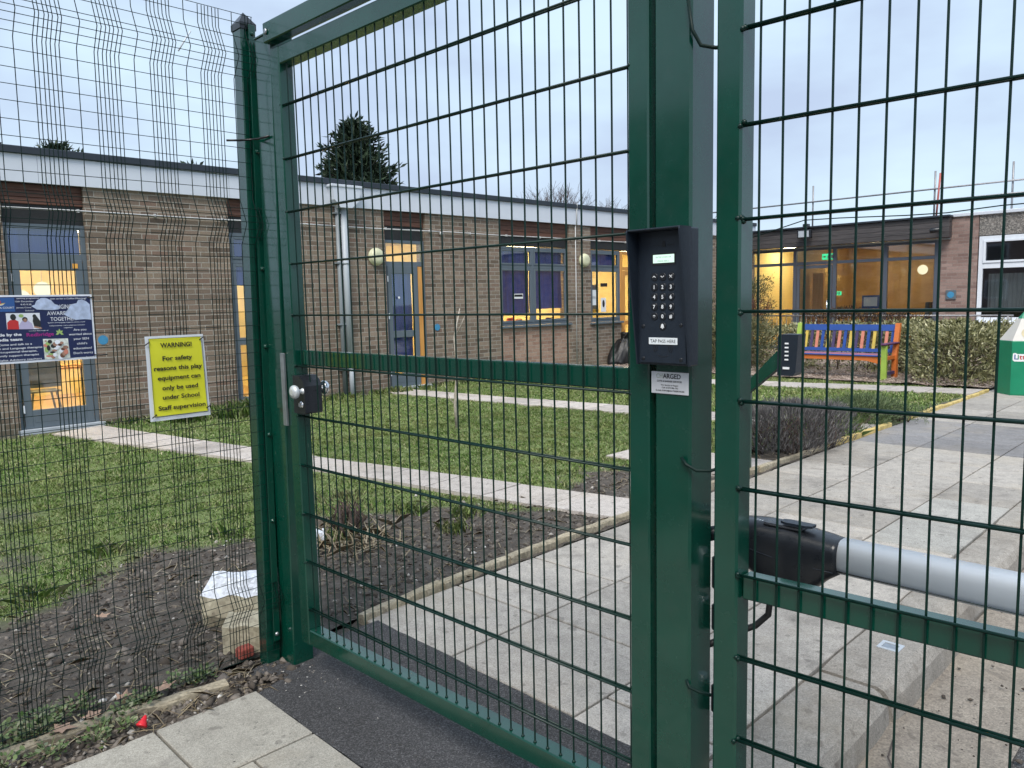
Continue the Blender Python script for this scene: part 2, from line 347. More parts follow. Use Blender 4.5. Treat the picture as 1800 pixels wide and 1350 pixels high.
class MB:
    def __init__(s): s.v = []; s.f = []; s.n = 0; s.sm = []
    def add(s, verts, faces, smooth=False):
        verts = np.asarray(verts, float).reshape(-1, 3)
        s.v.append(verts)
        for f in faces: s.f.append([i+s.n for i in f]); s.sm.append(smooth)
        s.n += len(verts); return s
    def box(s, x0, x1, y0, y1, z0, z1, bev=0):
        if bev <= 0:
            V = [(x, y, z) for x in (x0, x1) for y in (y0, y1) for z in (z0, z1)]
            return s.add(V, [(0, 1, 3, 2), (4, 6, 7, 5), (0, 4, 5, 1), (2, 3, 7, 6), (0, 2, 6, 4), (1, 5, 7, 3)])
        b = min(bev, (x1-x0)/2.01, (y1-y0)/2.01, (z1-z0)/2.01)
        X = (x0, x1); Y = (y0, y1); Z = (z0, z1); V = []; idx = {}
        for i in (0, 1):
            for j in (0, 1):
                for k in (0, 1):
                    a = (X[i]+(b if i == 0 else -b), Y[j]+(b if j == 0 else -b), Z[k]+(b if k == 0 else -b))
                    for ax in range(3):
                        p = list(a); p[ax] = (X[i], Y[j], Z[k])[ax]
                        idx[(i, j, k, ax)] = len(V); V.append(p)
        F = []
        F += [[idx[(0, j, k, 0)] for j, k in ((0, 0), (0, 1), (1, 1), (1, 0))], [idx[(1, j, k, 0)] for j, k in ((0, 0), (1, 0), (1, 1), (0, 1))]]
        F += [[idx[(i, 0, k, 1)] for i, k in ((0, 0), (1, 0), (1, 1), (0, 1))], [idx[(i, 1, k, 1)] for i, k in ((0, 0), (0, 1), (1, 1), (1, 0))]]
        F += [[idx[(i, j, 0, 2)] for i, j in ((0, 0), (0, 1), (1, 1), (1, 0))], [idx[(i, j, 1, 2)] for i, j in ((0, 0), (1, 0), (1, 1), (0, 1))]]
        for a in (0, 1):
            for c in (0, 1):
                F.append([idx[(a, c, 0, 0)], idx[(a, c, 1, 0)], idx[(a, c, 1, 1)], idx[(a, c, 0, 1)]])
                F.append([idx[(a, 0, c, 0)], idx[(a, 1, c, 0)], idx[(a, 1, c, 2)], idx[(a, 0, c, 2)]])
                F.append([idx[(0, a, c, 1)], idx[(1, a, c, 1)], idx[(1, a, c, 2)], idx[(0, a, c, 2)]])
                for e in (0, 1): F.append([idx[(a, c, e, 0)], idx[(a, c, e, 1)], idx[(a, c, e, 2)]])
        return s.add(V, F)
    def tube(s, pts, r, n=8, caps=True, smooth=True):
        pts = [Vector(p) for p in pts]; m = len(pts)
        rs = r if hasattr(r, '__len__') else [r]*m
        V = []; ref = None
        for i, p in enumerate(pts):
            t = (pts[min(i+1, m-1)]-pts[max(i-1, 0)]).normalized()
            if ref is None: ref = t.orthogonal().normalized()
            a = (ref - t*ref.dot(t)).normalized(); ref = a; b = t.cross(a)
            for k in range(n):
                an = 2*math.pi*k/n; q = p + (a*math.cos(an)+b*math.sin(an))*rs[i]; V.append(tuple(q))
        F = [[i*n+k, i*n+(k+1) % n, (i+1)*n+(k+1) % n, (i+1)*n+k] for i in range(m-1) for k in range(n)]
        if caps: F += [list(range(n-1, -1, -1)), [(m-1)*n+k for k in range(n)]]
        return s.add(V, F, smooth)
    def lathe(s, c, axis, prof, n=20):
        c = Vector(c); ax = Vector(axis).normalized(); a = ax.orthogonal().normalized(); b = ax.cross(a); V = []
        for (t, r) in prof:
            for k in range(n):
                an = 2*math.pi*k/n; V.append(tuple(c+ax*t+(a*math.cos(an)+b*math.sin(an))*max(r, 1e-5)))
        m = len(prof)
        F = [[i*n+k, i*n+(k+1) % n, (i+1)*n+(k+1) % n, (i+1)*n+k] for i in range(m-1) for k in range(n)]
        s.add(V, F, True); o_ = s.n-len(V)
        s.f += [[o_+k for k in range(n-1, -1, -1)], [o_+(m-1)*n+k for k in range(n)]]; s.sm += [False, False]; return s
    def prism(s, poly, h0, h1, axes):
        """poly in 2D extruded between h0,h1; axes: function (a,b,h)->xyz"""
        n = len(poly); V = [axes(a, b, h0) for a, b in poly]+[axes(a, b, h1) for a, b in poly]
        F = [list(range(n)), list(range(2*n-1, n-1, -1))]+[[i, i+n, (i+1) % n+n, (i+1) % n] for i in range(n)]
        return s.add(V, F)
    def arr(s, V, k):
        """V: (N,k,3) array of separate k-gons"""
        N = len(V); s.v.append(V.reshape(-1, 3)); base = s.n
        s.bulk = getattr(s, 'bulk', [])
        s.f += (np.arange(N*k).reshape(N, k)+base).tolist(); s.sm += [False]*N; s.n += N*k; return s
    def build(s, name, mat, parent=None, local=False, loc=None, recalc=False):
        V = np.concatenate(s.v); me = bpy.data.meshes.new(name)
        o = bpy.data.objects.new(name, me); col.objects.link(o)
        if parent is not None:
            o.parent = parent; W = WM[parent.name]; WM[o.name] = W
            if not local:
                Wi = np.array(W.inverted()); V = V@Wi[:3, :3].T+Wi[:3, 3]
        else:
            if loc is None: loc = ((V[:, 0].min()+V[:, 0].max())/2, (V[:, 1].min()+V[:, 1].max())/2, V[:, 2].min())
            V = V-np.array(loc); o.location = loc; WM[o.name] = Matrix.Translation(loc)
        me.from_pydata(V.tolist() if len(V) < 5 else V, [], s.f)
        me.polygons.foreach_set('use_smooth', s.sm)
        if recalc:
            import bmesh
            bm = bmesh.new(); bm.from_mesh(me); bmesh.ops.recalc_face_normals(bm, faces=bm.faces); bm.to_mesh(me); bm.free()
        me.materials.append(mat); me.update()
        return o
def fix(o):
    import bmesh
    bm = bmesh.new(); bm.from_mesh(o.data); bmesh.ops.recalc_face_normals(bm, faces=bm.faces); bm.to_mesh(o.data); bm.free(); return o

def text(name, strs, mat, parent, X, Y, W=None, bold=0):
    """strs: list of (string, (x,y,z) centre or left, height, align, width or None). X,Y text axes in world."""
    mb = MB()
    X = np.array(X, float); Y = np.array(Y, float)
    for (t, p, h, al, wd) in strs:
        cu = bpy.data.curves.new('t', 'FONT'); cu.body = t; cu.size = 1; cu.align_x = 'LEFT'; cu.offset = bold; cu.resolution_u = 3
        ob = bpy.data.objects.new('t', cu); col.objects.link(ob)
        bpy.context.view_layer.update()
        dg = bpy.context.evaluated_depsgraph_get(); me = bpy.data.meshes.new_from_object(ob.evaluated_get(dg))
        n = len(me.vertices); co = np.zeros(n*3); me.vertices.foreach_get('co', co); co = co.reshape(-1, 3)
        fs = [list(q.vertices) for q in me.polygons]
        bpy.data.objects.remove(ob); bpy.data.curves.remove(cu); bpy.data.meshes.remove(me)
        if n == 0: continue
        x = co[:, 0]-co[:, 0].min(); y = co[:, 1]; k = h/.72
        x = x*k; y = y*k
        if wd: x = x*(wd/x.max())
        x = x-(x.max()/2 if al == 'C' else (x.max() if al == 'R' else 0))
        V = np.array(p, float)+x[:, None]*X+y[:, None]*Y
        mb.add(V, fs)
    return mb.build(name, mat, parent)

# ================================================================ GROUND
def fbm(x, y, sc_=1.0, oct=4, seed=0):
    r = np.random.default_rng(seed); z = np.zeros_like(x)
    amp = 1
    for o in range(oct):
        for _ in range(4):
            a = r.uniform(0, 2*math.pi); k = sc_*(2**o)*r.uniform(.7, 1.4); ph = r.uniform(0, 6.28)
            z += amp*np.sin(k*(x*math.cos(a)+y*math.sin(a))+ph+1.3*np.sin(k*.7*(x*math.sin(a)-y*math.cos(a))+ph*2))
        amp *= .55
    return z/5
BV = [-6, .8, 1.2, 1.7, 2.3, 2.9, 3.6, 3.85, 4.2, 4.7, 5.2, 5.8, 6.2, 7.5, 8, 25]
BU = [-4.35, -4.45, -4.65, -5.1, -4.8, -4.9, -4.5, -3.95, -3.6, -4.1, -4.35, -3.9, -3.75, -3.6, -3.28, -3.2]
def soilmask(u, v):
    b = np.interp(v, BV, BU)+.16*fbm(u, v, 4.5, 3, 5)
    m = np.clip((u-b)/.22+.5, 0, 1)
    patch = np.clip((fbm(u, v, 1.7, 4, 9)-.45)*2.2, 0, .75)
    wall = np.clip((u+10.75)/-.2, 0, .8)
    return np.clip(np.maximum(np.maximum(m, patch), wall), 0, 1)
def gh(u, v, m=None):
    if m is None: m = soilmask(u, v)
    return -.012+.012*fbm(u, v, 2.2, 3, 2)+m*(.012*fbm(u, v, 16, 3, 3)+.006*fbm(u, v, 55, 3, 4))
def sheet(name, u0, u1, v0, v1, du, dv, mat, zf, attr=None):
    U = np.linspace(u0, u1, max(2, int((u1-u0)/du)+1)); V = np.linspace(v0, v1, max(2, int((v1-v0)/dv)+1))
    uu, vv = np.meshgrid(U, V, indexing='ij'); zz = zf(uu, vv)
    P = np.stack([uu, vv, zz], -1).reshape(-1, 3); nv = len(V)
    i, j = np.meshgrid(np.arange(len(U)-1), np.arange(nv-1), indexing='ij')
    a = (i*nv+j).ravel(); F = np.stack([a, a+nv, a+nv+1, a+1], 1)
    mb = MB(); mb.v.append(P); mb.n = len(P); mb.f = F.tolist(); mb.sm = [True]*len(F)
    o = mb.build(name, mat, loc=(0, 0, 0))
    if attr is not None:
        at = o.data.attributes.new('soil', 'FLOAT', 'POINT'); at.data.foreach_set('value', attr(uu, vv).ravel())
    o['kind'] = 'structure'; return o
# deep base sheet to the horizon
base = MB().box(-400, 400, -400, 400, -.6, -.30).build('ground', M['road'], loc=(0, 0, 0)); base['kind'] = 'structure'
sheet('lawn', -11.25, -5.4, -3, 21, .06, .06, M['ground'], gh, soilmask)
sheet('garden_bed', -5.4, -3.13, -1.2, 5.8, .016, .016, M['ground'], gh, soilmask)
sheet('lawn', -5.4, -3.13, 5.8, 21, .05, .05, M['ground'], gh, soilmask)
sheet('lawn', -5.4, -3.13, -3, -1.2, .05, .05, M['ground'], gh, soilmask)
def verge_h(u, v):
    return -.02+.016*fbm(u, v, 14, 4, 21)+.006*fbm(u, v, 50, 3, 22)-.05*np.clip((v-1.45)*4, 0, 1)*np.clip((u+3.03)*30, 0, 1)
sheet('soil_verge', -3.13, -2.80, -3, 2.10, .012, .012, M['ground'], verge_h, lambda u, v: np.ones_like(u))

def slabs(name, cells, mat, z=0.0, gap=.006, bev=.004, tilt=.003, th=.05):
    mb = MB(); r = random.Random(hash(name) % 999 if False else len(cells))
    for (a, b, c, d) in cells:
        k = mb.n; mb.box(a+gap, b-gap, c+gap, d-gap, z-th, z, bev)
        V = mb.v[-1]; tx, ty = r.uniform(-tilt, tilt), r.uniform(-tilt, tilt)
        V[:, 2] += tx*(V[:, 0]-(a+b)/2)+ty*(V[:, 1]-(c+d)/2)+r.uniform(-.0012, .0012)
        V[:, 0] += r.uniform(-.0015, .0015)
    o = fix(mb.build(name, mat, loc=(0, 0, 0))); o['kind'] = 'structure'; return o
cols_ = [(-3.1, -2.48, 2.02, .61), (-2.48, -1.77, 2.045, .61), (-1.77, -1.27, 2.24, .66)]
norm, dark, pale = [], [], []
for (a, b, v0, pv) in cols_:
    v = v0-(pv if a > -2 else 0)
    first = True
    while v < 21:
        lo = max(v, 2.0); hi = v+pv
        if hi > lo+.05:
            cu_, cv_ = (a+b)/2, (lo+hi)/2
            if 8.1 < cv_ < 9.75: dark.append((a, b, lo, hi))
            elif cu_ > -1.8 and 4.7 < cv_ < 6.4: pale.append((a, b, lo, hi))
            else: norm.append((a, b, lo, hi))
        v += pv
slabs('paving', norm, M['slab']); slabs('paving', dark, M['slab_dark']); slabs('paving', pale, M['slab_pale'])
far = [(a, b, v, v+.9) for (a, b) in ((-1.27, -.6), (-.6, .1), (.1, .8), (.8, 1.5), (1.5, 2.2)) for v in np.arange(9.0, 20, .9)]
slabs('paving', far, M['slab'])
bs = MB().box(-3.08, -1.06, 2.035, 21, -.2, -.035).build('paving_bed', M['lintel'], loc=(0, 0, 0)); bs['kind'] = 'structure'
# near slabs outside the gate
near = []
for k, a in enumerate(np.arange(-2.84, 1.0, .445)):
    v = 1.335-(.40 if k % 2 == 0 else .235)
    top = 1.335
    while top > -2:
        near.append((a, a+.445, v, top)); top = v; v -= .40
slabs('paving', near, M['slab_near'], z=-.003, gap=.0045)
nbed = MB().box(-2.82, 1.5, -2.2, 1.40, -.3, -.035).build('paving_bed', M['lintel'], loc=(0, 0, 0)); nbed['kind'] = 'structure'
# tarmac threshold strip under the gate with a slightly ragged edge
def tarm():
    n = 140; us = np.linspace(-3.02, 1.6, n)
    lo = np.where(us > -2.84, 1.332, 1.36)+.004*fbm(us, us*0, 30, 3, 31); hi = 2.052-.01*np.clip((us+3)/1.6, 0, 1)*2+.008*fbm(us, us*0+3, 14, 4, 33)
    lo[us < -2.84] = 1.40+.05*fbm(us[us < -2.84], us[us < -2.84]*0, 20, 2, 1)
    V = []; rows = 14
    for i in range(n):
        for j in range(rows):
            t = j/(rows-1); v = lo[i]*(1-t)+hi[i]*t
            e = .0105*min(1, t*12)
            V.append((us[i], v, -.006+e+.003*math.sin(us[i]*3+v*5)))
    F = [[i*rows+j, (i+1)*rows+j, (i+1)*rows+j+1, i*rows+j+1] for i in range(n-1) for j in range(rows-1)]
    o = MB().add(V, F, True).build('tarmac_strip', M['tarmac'], loc=(0, 0, 0)); o['kind'] = 'structure'
tarm()
# kerb, gutter, road
def kerb():
    v = 1.2; k = 0; r = random.Random(4)
    prof = [(-1.262, -.16), (-1.262, -.002), (-1.03, .0), (-1.0, -.012), (-.975, -.045), (-.962, -.13), (-.962, -.16)]
    mb = MB()
    while v < 14:
        off = r.uniform(-.008, .012)+(-.0 if v < 3.9 else -.045)
        dz = r.uniform(-.006, .004)
        P = [(u+(off if u > -1.2 else 0), z+dz) for u, z in prof]
        L_ = .905; n = 8; V = []
        for i in range(n+1):
            vv = v+.006+(L_-.012)*i/n
            e = .012*max(0, 1-min(i, n-i)*1.0)
            for (u, z) in P: V.append((u-(e if u > -1.2 else 0)+(r.uniform(-.003, .003) if u > -1.1 else 0), vv, z-(e*.6 if z > -.1 else 0)+r.uniform(-.0015, .0015)))
        m = len(P)
        F = [[i*m+j, i*m+j+1, (i+1)*m+j+1, (i+1)*m+j] for i in range(n) for j in range(m-1)]+[list(range(m)), [n*m+j for j in range(m-1, -1, -1)]]
        mb.add(V, F); v += L_+.006
    o = fix(mb.build('kerb', M['kerb'], loc=(0, 0, 0))); o['kind'] = 'structure'
kerb()
sheet('gutter', -1.0, -.585, .0, 14, .04, .06, M['gutter'], lambda u, v: -.128+.006*fbm(u, v, 7, 3, 41)+.004*fbm(u, v, 30, 2, 42)-.012*np.exp(-((u+.72)/.09)**2))
sheet('road', -.63, 9, -3, 9.0, .12, .12, M['road'], lambda u, v: -.150+.022*np.clip((u+.63)*9, 0, 1)+.003*fbm(u, v, 9, 3, 43))
sheet('road', 9, 60, -60, 60, 8, 8, M['road'], lambda u, v: u*0-.13)
# lawn edging along the paved path
def edging(name, pts, mat, seed, wth=.05, top=.035, seglen=.62, rough=.006, label=None):
    r = random.Random(seed); mb = MB(); P = np.array(pts, float)
    seg = np.hypot(*(P[1:]-P[:-1]).T); tot = seg.sum(); s = 0; cum = np.r_[0, np.cumsum(seg)]
    def at(t): return np.array([np.interp(t, cum, P[:, 0]), np.interp(t, cum, P[:, 1])])
    while s < tot-.05:
        L_ = min(seglen*r.uniform(.85, 1.1), tot-s); n = max(3, int(L_/.07)); V = []; off = r.uniform(-.008, .008); dz = r.uniform(-.012, .008)
        for i in range(n+1):
            c = at(s+.004+(L_-.008)*i/n); d = at(min(s+L_, tot))-at(s); d /= np.hypot(*d); nn = np.array([d[1], -d[0]])
            for (a, z) in ((-.5, -.12), (-.5, top-.006), (-.36, top), (.36, top), (.5, top-.008), (.5, -.12)):
                q = c+nn*(a*wth+off+(r.uniform(-rough, rough) if abs(a) > .4 else 0)); V.append((q[0], q[1], z+dz+(r.uniform(-rough, rough)*.6 if z > 0 else 0)))
        F = [[i*6+j, i*6+j+1, (i+1)*6+j+1, (i+1)*6+j] for i in range(n) for j in range(5)]+[list(range(6)), [n*6+j for j in range(5, -1, -1)]]
        mb.add(V, F); s += L_
    o = fix(mb.build(name, mat, loc=(0, 0, 0))); o['kind'] = 'structure'; return o
edging('path_edging', [(-3.095, 2.0), (-3.17, 2.7), (-3.19, 3.7), (-3.19, 4.4), (-3.2, 6.0), (-3.17, 7.6)], M['edging'], 3)
edging('path_edging', [(-3.17, 7.62), (-3.12, 9.2)], M['edging_yellow'], 4, .05, .04)
edging('path_edging', [(-3.12, 9.9), (-3.08, 13.2)], M['edging_yellow'], 5, .05, .04)
edging('old_edging', [(-3.06, -.6), (-3.06, .4), (-3.04, .9), (-2.99, 1.28)], M['edging'], 6, .055, .022, .5, .010)
# pale slab paths through the garden
def path(name, L1, L2, seg, mat, z=.012):
    L1 = np.array(L1, float); L2 = np.array(L2, float)
    def samp(Lx, t):
        d = np.r_[0, np.cumsum(np.hypot(*(Lx[1:]-Lx[:-1]).T))]; return np.array([np.interp(t*d[-1], d, Lx[:, 0]), np.interp(t*d[-1], d, Lx[:, 1])])
    mb = MB(); r = random.Random(8)
    for i in range(seg):
        g = .12/seg*.08
        t0, t1 = i/seg+g, (i+1)/seg-g; q = [samp(L1, t0), samp(L1, t1), samp(L2, t1), samp(L2, t0)]; dz = r.uniform(-.003, .003)
        V = [(*p, z+dz+r.uniform(-.002, .002)) for p in q]+[(*p, z-.07) for p in q]
        mb.add(V, [(0, 1, 2, 3), (0, 4, 5, 1), (1, 5, 6, 2), (2, 6, 7, 3), (3, 7, 4, 0)])
    o = fix(mb.build(name, mat, loc=(0, 0, 0))); o['kind'] = 'structure'; return o
path('garden_path', [(-10.98, 3.24), (-9.97, 3.41), (-6.8, 3.99), (-3.22, 4.72)], [(-10.75, 2.60), (-6.33, 3.66), (-3.22, 4.20)], 13, M['path'])
path('garden_path', [(-10.9, 8.25), (-8.5, 8.5), (-6.4, 8.82), (-3.22, 9.2)], [(-10.9, 7.70), (-8.5, 7.92), (-6.04, 8.25), (-3.2, 8.55)], 13, M['path'])
path('garden_path', [(-10.3, 11.7), (-6.49, 12.7), (-3.18, 13.45)], [(-10.3, 11.15), (-6.2, 12.05), (-3.18, 12.72)], 12, M['path'])
path('garden_path', [(-4.6, 6.55), (-3.22, 6.62)], [(-4.6, 5.85), (-3.22, 5.85)], 2, M['path'])
sheet('mulch_bed', -11.2, -3.12, 13.5, 20.4, .05, .05, M['mulchbase'], lambda u, v: .025+.02*fbm(u, v, 6, 3, 51))

# ---------------------------------------------------------------- scattered stuff
def blades(N, P, Lr, wr, lean=.6, curl=.5):
    """bent two-segment blades: returns (N,5)->two polys as one quad + tri; here 4-gon + 3-gon"""
    az = rng.uniform(0, 2*np.pi, N); L_ = rng.uniform(*Lr, N); wd = rng.uniform(*wr, N)
    ln = rng.uniform(.05, lean, N); d = np.stack([np.cos(az), np.sin(az), 0*az], -1)
    s = np.stack([-np.sin(az), np.cos(az), 0*az], -1)*wd[:, None]*.5
    up = np.array([0, 0, 1.])
    mid = P+(d*ln[:, None]*.5+up*(1-.3*ln)[:, None])*(L_*.55)[:, None]
    tip = mid+(d*(ln+curl*rng.uniform(0, 1, N))[:, None]+up*(1-.75*ln)[:, None])*(L_*.5)[:, None]
    return np.stack([P-s, P+s, mid+s*.8, tip, mid-s*.8], 1)
def mesh_poly(name, A, mat, parent=None, kind='stuff', label=None, cat=None, smooth=False):
    N, k, _ = A.shape; me = bpy.data.meshes.new(name)
    o = bpy.data.objects.new(name, me); col.objects.link(o)
    V = A.reshape(-1, 3)
    if parent is not None:
        o.parent = parent; Wi = np.array(WM[parent.name].inverted()); WM[o.name] = WM[parent.name]; V = V@Wi[:3, :3].T+Wi[:3, 3]
    me.vertices.add(N*k); me.vertices.foreach_set('co', V.ravel())
    me.loops.add(N*k); me.loops.foreach_set('vertex_index', np.arange(N*k, dtype=np.int32))
    me.polygons.add(N); me.polygons.foreach_set('loop_start', np.arange(0, N*k, k, dtype=np.int32))
    me.polygons.foreach_set('loop_total', np.full(N, k, dtype=np.int32)) if False else None
    me.update(calc_edges=True); me.materials.append(mat)
    if kind: o['kind'] = kind
    if label: o['label'] = label
    if cat: o['category'] = cat
    return o
def inpath(u, v):
    t = (u+11)/7.8
    a = (v > 2.62+t*1.58-.0) & (v < 3.27+t*1.47)
    b = (v > 7.70+t*.85) & (v < 8.27+t*.95)
    c = (v > 11.0+t*1.72+0) & (v < 11.6+t*1.88)
    d = (u > -4.6) & (v > 5.85) & (v < 6.6)
    return a | b | c | d | (v > 13.45)
def scatter_grass(name, N, u0, u1, v0, v1, Lr, wr, thr=.5):
    u = rng.uniform(u0, u1, N); v = rng.uniform(v0, v1, N); m = soilmask(u, v)
    cl = .5+.5*fbm(u, v, 11, 3, 61)+.25*fbm(u, v, 30, 2, 62)
    edge = inpath(u, v) & ~(inpath(u, v+.03) & False)
    keep = (rng.uniform(0, 1, N) < (1-m)*np.clip(.35+.75*cl, .12, 1)) & ~inpath(u, v)
    u, v = u[keep], v[keep]; cl = cl[keep]
    P = np.stack([u, v, gh(u, v)-.004], -1)
    A = blades(len(u), P, Lr, wr, .95, .9)
    sc2 = (.6+.7*np.clip(cl, 0, 1))[:, None, None]; A = P[:, None]+(A-P[:, None])*sc2
    return mesh_poly(name, A, M['grass'], label='short uneven winter lawn grass with bare patches', cat='grass')
scatter_grass('grass', 260000, -7.6, -3.3, -.6, 8.2, (.014, .040), (.0025, .005))
scatter_grass('grass', 200000, -11.1, -7.4, -.5, 13.5, (.02, .045), (.004, .008))
scatter_grass('grass', 60000, -7.6, -3.25, 8.2, 13.5, (.03, .06), (.007, .012))
# longer tufts near walls, path edges and the bed edge
def tuft(cx, cy, n, r, Lr, wr=(.003, .006), mat='grass'):
    a = rng.uniform(0, 2*np.pi, n); q = rng.uniform(0, 1, n)**.7*r
    P = np.stack([cx+q*np.cos(a), cy+q*np.sin(a), gh(cx+q*np.cos(a), cy+q*np.sin(a))-.005], -1)
    return blades(n, P, Lr, wr, .9, .8)
T = [tuft(-10.85+rng.normal(0, .1), s, 90, .22, (.04, .14), (.006, .012)) for s in rng.uniform(3.5, 13, 40)]
T += [tuft(u, v, 70, .12, (.05, .12)) for u, v in [(-5.0, 2.2), (-4.5, 3.4), (-4.1, 3.6), (-3.9, 3.3), (-5.2, 1.5), (-4.7, 1.0), (-4.6, 2.9), (-5.3, 3.0), (-4.3, 2.6)]]
T += [tuft(-10.4+rng.normal(0, .15), s, 260, .3, (.08, .28), (.006, .012)) for s in (4.2, 4.6, 4.9, 5.2)]
T += [tuft(-3.75+rng.normal(0, .25), s, 160, .22, (.06, .22), (.005, .012)) for s in np.linspace(8.0, 10.0, 14)]
mesh_poly('grass_tufts', np.concatenate(T), M['grass'], label='longer grass tufts along the wall foot, path and bed edges', cat='grass')
# dry stems and litter lying on soil
def sticks(N, uf, vf, Lr, rr, zf, flat=.25):
    u, v = uf(N), vf(N); az = rng.uniform(0, 2*np.pi, N); L_ = rng.uniform(*Lr, N); w2 = rng.uniform(*rr, N)
    d = np.stack([np.cos(az), np.sin(az), rng.uniform(-.1, flat, N)], -1); s = np.stack([-np.sin(az), np.cos(az), 0*az], -1)*w2[:, None]
    P = np.stack([u, v, zf(u, v)+.006], -1); q = P+d*L_[:, None]; mid = (P+q)/2+np.array([0, 0, 1])*(L_*rng.uniform(0, .18, N))[:, None]+s*rng.uniform(-4, 4, N)[:, None]
    return np.stack([P-s, P+s, mid+s, q, mid-s], 1)
soilu = lambda n: rng.uniform(-5.1, -3.2, n)
A = sticks(1500, soilu, lambda n: rng.uniform(-.3, 4.2, n), (.03, .13), (.001, .0028), gh)
B_ = sticks(260, lambda n: rng.uniform(-3.12, -2.86, n), lambda n: rng.uniform(-.2, 1.5, n), (.03, .16), (.001, .003), verge_h)
C_ = sticks(700, lambda n: rng.uniform(-4.4, -3.25, n), lambda n: rng.uniform(4.7, 8.5, n), (.03, .12), (.0015, .004), gh)
D_ = sticks(170, lambda n: rng.normal(-4.15, .16, n), lambda n: rng.normal(2.62, .17, n), (.10, .30), (.0025, .006), gh, .7)
mesh_poly('dry_stems', np.concatenate([A, B_, C_, D_]), M['straw'], label='dry stems, needles and straw lying over the bare soil', cat='plant litter')
def lumps(name, U, V, Z, S, mat, label, cat, kind='stuff'):
    N = len(U); base_ = np.array([(1, 0, 0), (0, 1, 0), (-1, 0, 0), (0, -1, 0), (0, 0, 1), (0, 0, -1)], float)
    F = np.array([(0, 1, 4), (1, 2, 4), (2, 3, 4), (3, 0, 4), (1, 0, 5), (2, 1, 5), (3, 2, 5), (0, 3, 5)])
    J = base_[None]*rng.uniform(.55, 1.15, (N, 6, 3)); J[:, :, 2] *= .65
    J += rng.normal(0, .16, (N, 6, 3)); az = rng.uniform(0, 6.28, N)
    c, s = np.cos(az)[:, None], np.sin(az)[:, None]
    J = np.stack([J[..., 0]*c-J[..., 1]*s, J[..., 0]*s+J[..., 1]*c, J[..., 2]], -1)*S[:, None, None]
    P = np.stack([U, V, Z], -1)[:, None]+J
    me = bpy.data.meshes.new(name); o = bpy.data.objects.new(name, me); col.objects.link(o)
    me.from_pydata(P.reshape(-1, 3), [], (F[None]+np.arange(N)[:, None, None]*6).reshape(-1, 3).tolist()); me.materials.append(mat)
    me.polygons.foreach_set('use_smooth', [True]*len(me.polygons))
    if kind: o['kind'] = kind
    o['label'] = label; o['category'] = cat; return o
n = 9000; u = rng.uniform(-5.2, -3.15, n); v = rng.uniform(-.6, 5.4, n); k = soilmask(u, v) > rng.uniform(.3, 1, n); u, v = u[k], v[k]
lumps('soil_clods', u, v, gh(u, v)+.002, rng.gamma(2, .0045, len(u))+.003, M['clod'], 'dark crumbly soil clods on the bare bed', 'soil')
n = 2600; u = rng.uniform(-3.13, -2.83, n); v = rng.uniform(-.5, 1.85, n)
lumps('verge_clods', u, v, verge_h(u, v), rng.gamma(2, .0045, n)+.003, M['clod'], 'dark crumbly soil along the foot of the mesh fence', 'soil')
u = np.r_[rng.uniform(-5, -3.2, 420), rng.uniform(-3.12, -2.84, 150), rng.uniform(-4.3, -3.25, 200)]; v = np.r_[rng.uniform(-.3, 4.3, 420), rng.uniform(-.2, 1.7, 150), rng.uniform(4.7, 8, 200)]
z = np.where(u > -3.13, verge_h(u, v), gh(u, v))
lumps('pebbles', u, v, z+.004, rng.gamma(2.2, .0035, len(u))+.003, M['stone'], 'pale pebbles scattered in the soil', 'pebbles')
u = rng.normal(-2.93, .07, 60); v = rng.normal(1.42, .07, 60)
lumps('rubble', u, v, np.full(60, .0), rng.gamma(2, .005, 60)+.004, M['clod'], 'small rubble at the foot of the fence post', 'rubble')
u = rng.uniform(-2.9, -1.2, 45); v = rng.uniform(1.4, 1.98, 45)
lumps('grit', u, v, np.full(45, .006), rng.uniform(.002, .005, 45), M['stone'], 'white grit specks lying on the tarmac strip', 'grit')
u = rng.uniform(-2.9, -2.6, 25); v = rng.uniform(1.4, 1.6, 25)
lumps('grit', u, v, np.full(25, .008), rng.uniform(.003, .006, 25), M['stone'], 'pale grit pieces beside the gate post foot', 'grit')
# mulch chips
n = 26000; u = rng.uniform(-10.5, -3.1, n); v = rng.uniform(13.45, 18, n); az = rng.uniform(0, 6.28, n)
d = np.stack([np.cos(az), np.sin(az), rng.uniform(-.3, .5, n)], -1)*rng.uniform(.012, .035, n)[:, None]; s = np.stack([-np.sin(az), np.cos(az), rng.uniform(-.4, .4, n)], -1)*rng.uniform(.006, .014, n)[:, None]
P = np.stack([u, v, .03+.02*fbm(u, v, 6, 3, 51)+rng.uniform(0, .02, n)], -1)
mesh_poly('bark_mulch', np.stack([P-d, P-s, P+d, P+s], 1), M['mulch'], label='pale brown bark chips around the painted bench', cat='mulch')
# fallen leaves: star-shaped lobed leaves, each a thing
def leaf_shape(u, v, z, size, az, label, mat=M['leaf'], lobes=5):
    V = [(0, 0, .004)]; n = lobes*2
    for i in range(n):
        a = 2*math.pi*i/n; r = size*(1 if i % 2 == 0 else .5)*random.uniform(.8, 1.1)
        V.append((r*math.cos(a), r*math.sin(a), random.uniform(.0, .35)*size*(1 if i % 2 == 0 else .3)))
    F = [[0, i+1, (i+1) % n+1] for i in range(n)]
    o = MB().add(np.array(V)+np.array([u, v, z]), F).build('fallen_leaf', mat); o.rotation_euler = (0, 0, az)
    return tagit(o, label, 'leaf', 'dead leaves by the mesh fence')
leaf_shape(-4.08, 1.14, .015, .045, .3, 'pinkish fallen leaf lying alone on the dark soil behind the fence')
leaf_shape(-3.06, .70, .02, .05, 1.0, 'brown curled leaf on the verge, left of the red plastic scrap')
